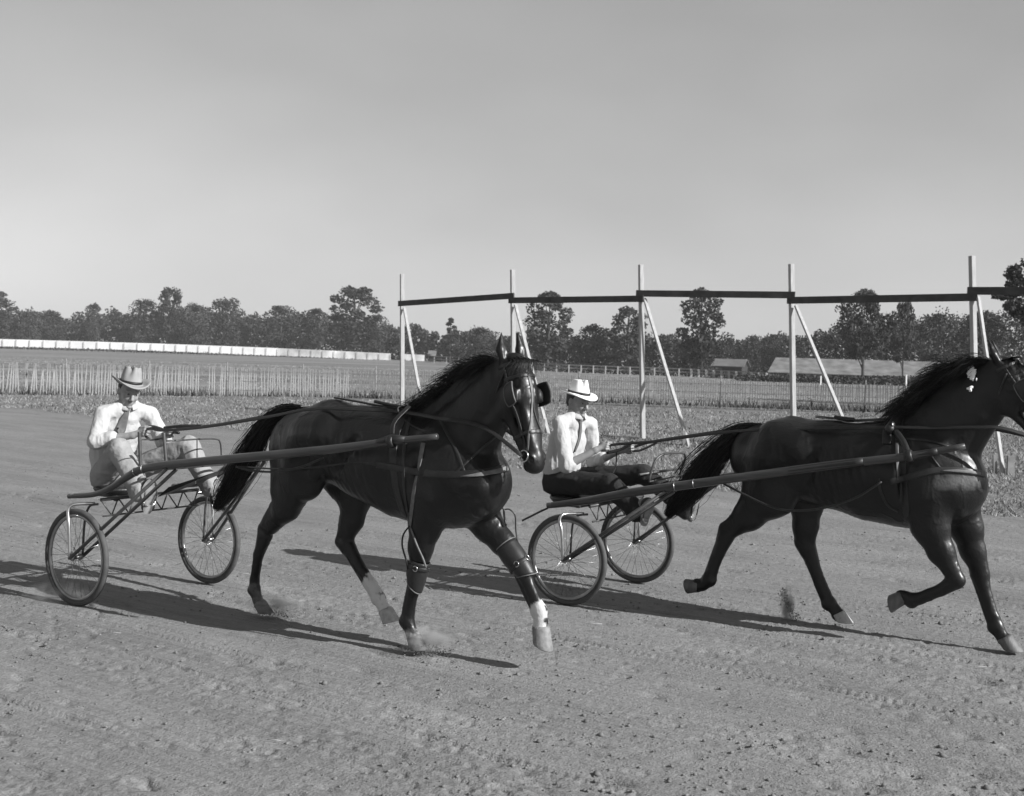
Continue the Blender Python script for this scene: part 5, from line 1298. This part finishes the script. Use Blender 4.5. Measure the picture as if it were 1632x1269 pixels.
hn1.put(M().strap(spline([hp1(598, 640), hp1(625, 646), hp1(650, 650)], 8), .028, .02, (0, 0, 1)), 'back_buckle', MT['leather'])
hn1.put(M().tube(spline([hp1(654, 650), hp1(680, 637), hp1(720, 612), hp1(760, 585), tuple(H1(-.04, -.02))], 20), np.concatenate([np.full(5, .010), np.full(5, .017), np.full(10, .009)]), 8), 'check_rein', MT['leather'])
sp_ = SDF(.008); q = R1.q
for g in (.10, -.10): sp_.cone(q(640, 660, 1, 0)[0] + V3(0, 0, .01), q(632, 672, 1, 0)[0] + V3(0, -g * 1.6, -.03), .030, .026, .02)
Vv, Ff = sp_.mesh(); hn1.mk(Vv, Ff, 'saddle_pad', MT['leather'])
for g in (.09, -.09): hn1.put(M().ring(hp1(638, 656, g) + V3(0, 0, .01), .022, .005, (1, 0, .2), 18, 8), 'terret_ring', MT['metal'])
# shaft loops, traces
for sh, lt in ((near1, 1), (far1, -1)):
    c = spline(sh, 60); k = int(np.argmin(np.abs(c[:, 0] - R1.hp(622, 704, .36)[0]))); ax_ = c[k + 1] - c[k]
    hn1.put(M().ring(c[k], .034, .011, ax_, 20, 8, 2.2), 'shaft_loop', MT['leather'])
    hn1.put(M().strap(spline([c[k] + V3(0, 0, .03), c[k] + V3(-.01, lt * .03, .12), c[k] + V3(.02, lt * .14, .22)], 8), .03, .006, (0, -lt, .3)), 'tug_strap', MT['leather'])
    hn1.put(M().tube([c[-6] - V3(0, 0, .0), c[-8] + V3(0, lt * -.01, .02), c[-10]], .024, 8), 'shaft_wrap', MT['leather'])
tr1 = M().tube(spline([hp1(376, 744, .44), hp1(400, 750, .43), hp1(436, 752, .42), hp1(478, 745, .40), hp1(515, 730, .38)], 20), .007, 6); hn1.put(tr1, 'trace', MT['leather'])
hn1.put(M().tube(spline([hp1(380, 744, .44), on(R1, BV1, 470, 748)[0], on(R1, BV1, 560, 738)[0], on(R1, BV1, 605, 741)[0]], 16), .006, 6), 'trace', MT['leather'])
# suspenders for the far boot
hn1.put(M().tube(spline([hp1(798, 806, -.06), hp1(803, 812, -.08), hp1(812, 812, -.1), hp1(821, 822, -.12), hp1(822, 845, -.14), hp1(826, 868, -.14)], 18), .005, 6), 'boot_suspender', MT['leather'])
hn1.put(M().tube(spline([hp1(803, 812, -.08), hp1(804, 825, -.1), hp1(807, 838, -.1)], 8), .007, 6), 'boot_suspender', MT['leather'])
hn1.put(M().tube(spline([hp1(653, 838, .22), hp1(643, 852, .2), hp1(641, 870, .2), hp1(647, 892, .2), hp1(650, 908, .18)], 14), .006, 6), 'boot_suspender', MT['leather'])
hn1.put(M().tube(spline([hp1(654, 840, .22), hp1(664, 868, .23), hp1(674, 890, .22), hp1(679, 905, .2)], 14), .0065, 6), 'boot_suspender', MT['leatherl'])
# knee boots
def boot(rig, label, pts, lat, buckle, flat=.9):
    Q = [rig.q(a, b_, h, lat) for a, b_, h in pts]; pl = Place(rig, 'knee_boot', label, 'knee boot', tuple(Q[-1][0]), 'knee boots on the rear horse')
    c = spline([p for p, _ in Q], 14); r = np.interp(np.linspace(0, 1, 14), np.linspace(0, 1, len(Q)), [h for _, h in Q])
    m = M(); n = 28; V = []; T_ = unit(c[-1] - c[0]); fx = unit(np.cross((0, 1, 0), T_)); sy = np.cross(T_, fx)
    if fx[0] < 0: fx = -fx
    for i in range(14):
        for j in range(n): t = 2 * math.pi * j / n; V.append(c[i] + fx * r[i] * math.cos(t) * 1.0 + sy * r[i] * flat * math.sin(t) + T_ * (.03 * math.cos(t) * (i / 13) ** 2))
    for i in range(13, -1, -1):
        for j in range(n): t = 2 * math.pi * j / n; V.append(c[i] + (fx * math.cos(t) + sy * flat * math.sin(t)) * (r[i] - .008) + T_ * (.03 * math.cos(t) * (i / 13) ** 2))
    m.add(V, [(i * n + j, i * n + (j + 1) % n, ((i + 1) % 28) * n + (j + 1) % n, ((i + 1) % 28) * n + j) for i in range(28) for j in range(n)]); pl.put(m, 'boot_shell', MT['leather'])
    e = [V[13 * n + j] for j in range(n)] + [V[13 * n]]; pl.put(M().tube(e, .004, 6), 'piping', MT['leatherl'])
    if not buckle: e = [V[j] for j in range(n)] + [V[0]]; pl.put(M().tube(e, .004, 6), 'piping', MT['leatherl'])
    k = 3 if buckle else 8
    pl.put(M().strap([c[k] + (fx * math.cos(t) + sy * flat * math.sin(t)) * (r[k] + .005) for t in np.linspace(0, 6.28, 25)], .024, .006, [fx * math.cos(t) + sy * math.sin(t) for t in np.linspace(0, 6.28, 25)]), 'strap', MT['leather'])
    pl.put(M().ring(c[k] + fx * r[k] * .35 - sy * np.sign(sy[1]) * (r[k] * flat * .93 + .008), .017, .003, (0, 1, 0), 16, 6), 'buckle', MT['metal'])
    if not buckle:
        pl.put(M().ring(c[k] + fx * (r[k] + .004), .02, .003, fx, 16, 6), 'buckle', MT['metal'])
    return pl
boot(R1, 'dark leather knee boot with buckle on the planted front leg', [(670, 894, 17.5), (666, 906, 18.5), (663, 920, 17.5), (661, 935, 14)], .125, True)
boot(R1, 'long padded boot with pale piping on the raised white-footed front leg', [(806, 869, 20), (819, 888, 20.5), (830, 903, 18.5), (839, 917, 15)], -.12, False)
# reins
def reins(rig, label, near, far, base):
    pl = Place(rig, 'reins', label, 'reins', tuple(base), 'driving reins')
    for path in (near, far): pl.put(M().strap(spline(path, 60), .024, .006, (0, -.8, .6)), 'rein', MT['leather'])
    return pl
bn1 = hs1(.555, -95, .02)[0]; bf1 = hs1(.555, 95, .02)[0]
n1 = [J1['handn'], hp1(240, 683, .08), hp1(262, 686, .09), hp1(330, 680, .13), hp1(430, 664, .17), hp1(480, 654, .18), hp1(520, 651, .18), hp1(580, 653, .16), hp1(637, 656, .10), hp1(700, 667, .20), hp1(770, 681, .17), bn1]
f1 = [J1['handf'], hp1(290, 682, -.06), hp1(340, 678, -.1), hp1(430, 662, -.17), hp1(480, 651, -.2), hp1(560, 648, -.15), hp1(637, 652, -.1), hp1(700, 652, -.2), hp1(770, 664, -.2), bf1]
re1 = reins(R1, 'long leather reins running from the rear driver to his horse', n1, f1, J1['handn'])
re1.put(M().strap(spline([J1['handn'], hp1(238, 700, .06), hp1(252, 700, 0), J1['handf']], 14), .02, .005, (0, -.8, .6)), 'rein_slack', MT['leather'])
re1.put(M().tube(spline([hp1(262, 682, 0), hp1(290, 679, 0), hp1(322, 679, .05)], 8), .012, 6).tube(spline([hp1(228, 682, .06), hp1(245, 680, .0), J1['handf'] + V3(0, 0, .01), hp1(285, 690, -.02)], 10), .011, 6), 'hand_hold', MT['leather'])
hp2 = lambda a, b_, l=0: R2.hp(a, b_, l)
bn2 = hs2(.555, -95, .02)[0]; bf2 = hs2(.555, 95, .02)[0]
n2 = [J2['handn'], hp2(985, 708, .08), hp2(1040, 704, .1), hp2(1130, 692, .15), hp2(1195, 686, .18), hp2(1290, 683, .19), hp2(1380, 682, .18), hp2(1424, 681, .2), hp2(1480, 682, .2), hp2(1560, 681, .2), hp2(1600, 683, .17), bn2]
f2 = [J2['handf'], hp2(1040, 704, -.1), hp2(1130, 690, -.17), hp2(1195, 680, -.2), hp2(1290, 674, -.2), hp2(1424, 668, -.12), hp2(1500, 668, -.2), bf2]
re2 = reins(R2, 'long leather reins running from the front driver to his horse', n2, f2, J2['handn'])
re2.put(M().strap(spline([hp2(966, 722, .08), hp2(990, 716, .02), hp2(1010, 704, -.02)], 10), .026, .012, (0, -.8, .6)).strap(spline([J2['handf'] + V3(0, 0, -.01), hp2(1020, 718, -.05), hp2(1048, 705, 0)], 10), .02, .006, (0, -.8, .6)).strap(spline([hp2(982, 715, -.05), hp2(982, 740, -.05), hp2(975, 758, .0)], 8), .01, .004, (0, -.8, .6)), 'hand_hold', MT['leather'])
# second horse harness
hn2 = Place(R2, 'harness', 'racing harness with saddle pad and breast collar on the front horse', 'harness', (2.3, 0, 1.0), 'racing harnesses')
ST(hn2, R2, BV2, [(1436, 668), (1432, 690), (1436, 720), (1442, 760), (1444, 800), (1445, 836)], .05, 'girth')
ST(hn2, R2, BV2, [(1418, 672), (1414, 690), (1413, 708)], .06, 'saddle_flap', 'leather', .02)
ST(hn2, R2, BV2, [(1430, 706), (1430, 740), (1431, 765)], .022, 'girth_strap', 'leatherl')
ST(hn2, R2, BV2, [(1418, 768), (1450, 760), (1490, 750), (1530, 750), (1568, 756)], .044, 'breast_collar', 'leather', .010, 28, .007)
ST(hn2, R2, BV2, [(1500, 751), (1530, 751), (1560, 755)], np.concatenate([np.linspace(.004, .02, 6), np.full(8, .02)]), 'breast_collar_pale_strip', 'leatherl', .006, 14, .014)
ST(hn2, R2, BV2, [(1400, 762), (1404, 785), (1416, 806), (1432, 815)], .018, 'side_strap')
ST(hn2, R2, BV2, [(1440, 700), (1480, 703), (1512, 712)], .012, 'pole_strap')
ST(hn2, R2, BV2, [(1482, 724), (1492, 738), (1500, 748)], .012, 'neck_strap')
hn2.put(M().tube(spline([hp2(1428, 688, .2), hp2(1440, 705, .3), hp2(1447, 722, .37)], 10), .022, 8), 'tug_strap', MT['leather'])
for lt in (0, .03): hn2.put(M().strap(spline([hp2(1300, 663 + lt * 80, lt), hp2(1350, 668 + lt * 40, lt), hp2(1415, 672, lt)], 12), .02, .008, (0, 0, 1)), 'back_strap', MT['leather'])
hn2.put(M().tube(spline([hp2(1330, 665), hp2(1350, 668), hp2(1362, 669)], 6), .016, 6), 'back_buckle', MT['leather'])
sp_ = SDF(.008)
for g in (.13, -.13): sp_.cone(hp2(1434, 665) + V3(0, 0, .015), hp2(1430, 676) + V3(0, -g * 1.5, -.03), .036, .036, .02)
Vv, Ff = sp_.mesh(); hn2.mk(Vv, Ff, 'saddle_pad', MT['leather'])
hn2.put(M().tube(spline([hp2(1430, 660, 0), hp2(1440, 658, 0), hp2(1449, 664, 0)], 8), .007, 6), 'check_hook', MT['metal'])
for g in (.09, -.09): hn2.put(M().ring(hp2(1424, 678, g + .1) + V3(0, 0, .0), .022, .005, (1, 0, .2), 18, 8), 'terret_ring', MT['metal'])
hn2.put(M().tube(spline([hp2(1140, 764, .44), hp2(1180, 785, .40), hp2(1240, 811, .38), hp2(1300, 812, .38), hp2(1360, 795, .36), hp2(1405, 768, .34)], 30), .008, 6), 'trace', MT['leather'])
c = spline(near2, 60)
for sh, lt in ((near2, 1), (far2, -1)):
    c = spline(sh, 60); k = int(np.argmin(np.abs(c[:, 0] - R2.hp(1443, 726, .37)[0]))); hn2.put(M().ring(c[k], .036, .012, c[k + 1] - c[k], 20, 8, 2.2), 'shaft_loop', MT['leather'])
    hn2.put(M().tube(c[-8:-4], .027, 8), 'shaft_wrap', MT['leather']); hn2.put(M().tube(c[k - 12:k - 4], .032, 8), 'shaft_wrap', MT['leather'])
# white rosette cloth on the second horse neck
def puff(px, py, r, n_):
    m = M()
    for i in range(n_):
        p, nn = on(R2, BV2, px + rng.normal(0, r * .35), py + rng.normal(0, r * .5), .018); d = rng.normal(size=3); m.add(IV * rng.uniform(.5, 1.6, 3) * .010 + p, [tuple(int(k) for k in f) for f in IF])
    return m
ro_ = Place(R2, 'rosette', 'crumpled white ribbon rosette tied in the front horse mane behind the ear', 'rosette', tuple(hp2(1546, 595, .1)))
ro_.put(puff(1550, 596, 11, 60), 'ribbon', MT['wfence'], smooth=True)['kind'] = 'stuff'; ro_.put(puff(1547, 621, 4, 12), 'ribbon_end', MT['wfence'], smooth=True)['kind'] = 'stuff'

# ================================================================== dirt flying from the hooves
def spray(label, fn, n_, s0):
    P_ = np.array([fn(k) for k in range(n_)]); S_ = s0 * (.4 + 1.2 * rng.random(n_) ** 2); o = lumps(P_, S_, 'flying_dirt', MT['clod'], .9); tag(o, label, 'flying dirt', kind='stuff'); return o
a0, a1, a2 = [np.array(R2.world(R2.hp(*p))) for p in ((1247, 938, -.1), (1252, 965, -.1), (1278, 997, -.1))]
def f_(k):
    t = rng.random(); p = (1 - t) ** 2 * a0 + 2 * t * (1 - t) * a1 + t * t * a2; return p + rng.normal(0, .014 + .008 * t, 3)
spray('curved plume of dirt thrown up between the hind legs of the front horse', f_, 500, .0035)
def f2_(c, sx):
    def g(k):
        t = rng.random(); p = np.array(c) + V3(t * sx, 0, 0) + np.array((rng.normal(0, .04), rng.normal(0, .05), abs(rng.normal(0, .03)) * (1 - .5 * t))); return p
    return g
c_ = np.array(R1.world(QC[5][0])); c_[2] = .02
spray('dirt kicked up around the planted front hoof of the rear horse', f2_(c_, .2), 350, .004)
c_ = np.array(R1.world(QA[5][0])); c_[2] = .02
spray('dirt kicked up ahead of the planted hind hoof of the rear horse', f2_(c_, .26), 250, .004)

# soft dust hanging where the hooves strike
def dust(c, r, dens, label):
    m = bpy.data.materials.new('dust_air'); m.use_nodes = True; n = m.node_tree; n.nodes.clear(); K = n.links.new
    pv = n.nodes.new('ShaderNodeVolumePrincipled'); pv.inputs['Color'].default_value = (.75, .75, .75, 1); o = n.nodes.new('ShaderNodeOutputMaterial'); K(pv.outputs[0], o.inputs['Volume'])
    tc = n.nodes.new('ShaderNodeTexCoord'); ln = n.nodes.new('ShaderNodeVectorMath'); ln.operation = 'LENGTH'; K(tc.outputs['Object'], ln.inputs[0])
    f = n.nodes.new('ShaderNodeMapRange'); f.inputs[1].default_value = .15; f.inputs[2].default_value = .92; f.inputs[3].default_value = 1; f.inputs[4].default_value = 0; K(ln.outputs['Value'], f.inputs[0])
    z = n.nodes.new('ShaderNodeTexNoise'); z.inputs['Scale'].default_value = 2.6; z.inputs['Detail'].default_value = 4; K(tc.outputs['Object'], z.inputs['Vector'])
    g = n.nodes.new('ShaderNodeMapRange'); g.inputs[1].default_value = .38; g.inputs[2].default_value = .62; g.inputs[3].default_value = 0; g.inputs[4].default_value = dens; K(z.outputs[0], g.inputs[0])
    mu = n.nodes.new('ShaderNodeMath'); mu.operation = 'MULTIPLY'; K(f.outputs[0], mu.inputs[0]); K(g.outputs[0], mu.inputs[1]); K(mu.outputs[0], pv.inputs['Density'])
    o = mk('dust', IV * 1.15, [tuple(int(k) for k in f_) for f_ in IF], m, smooth=False); o.location = tuple(c); o.scale = r; tag(o, label, 'dust', kind='stuff')
w_ = lambda p: np.array(R1.world(p))
c_ = w_(QC[5][0]); dust(c_ + V3(.10, -.02, .0), (.22, .14, .10), 26, 'puff of pale dust at the planted front hoof of the rear horse')
c_ = w_(QA[5][0]); dust(c_ + V3(.12, -.02, .0), (.26, .15, .09), 16, 'low puff of dust ahead of the rear hind hoof of the rear horse')
dust(V3(*R1.world((-.25, -.62, .06))), (.30, .14, .12), 7, 'faint dust behind the near wheel of the rear sulky')
a_ = np.array(R2.world(R2.hp(1256, 968, -.1))); dust(a_, (.075, .06, .20), 90, 'thin dust around the dirt plume behind the front horse')
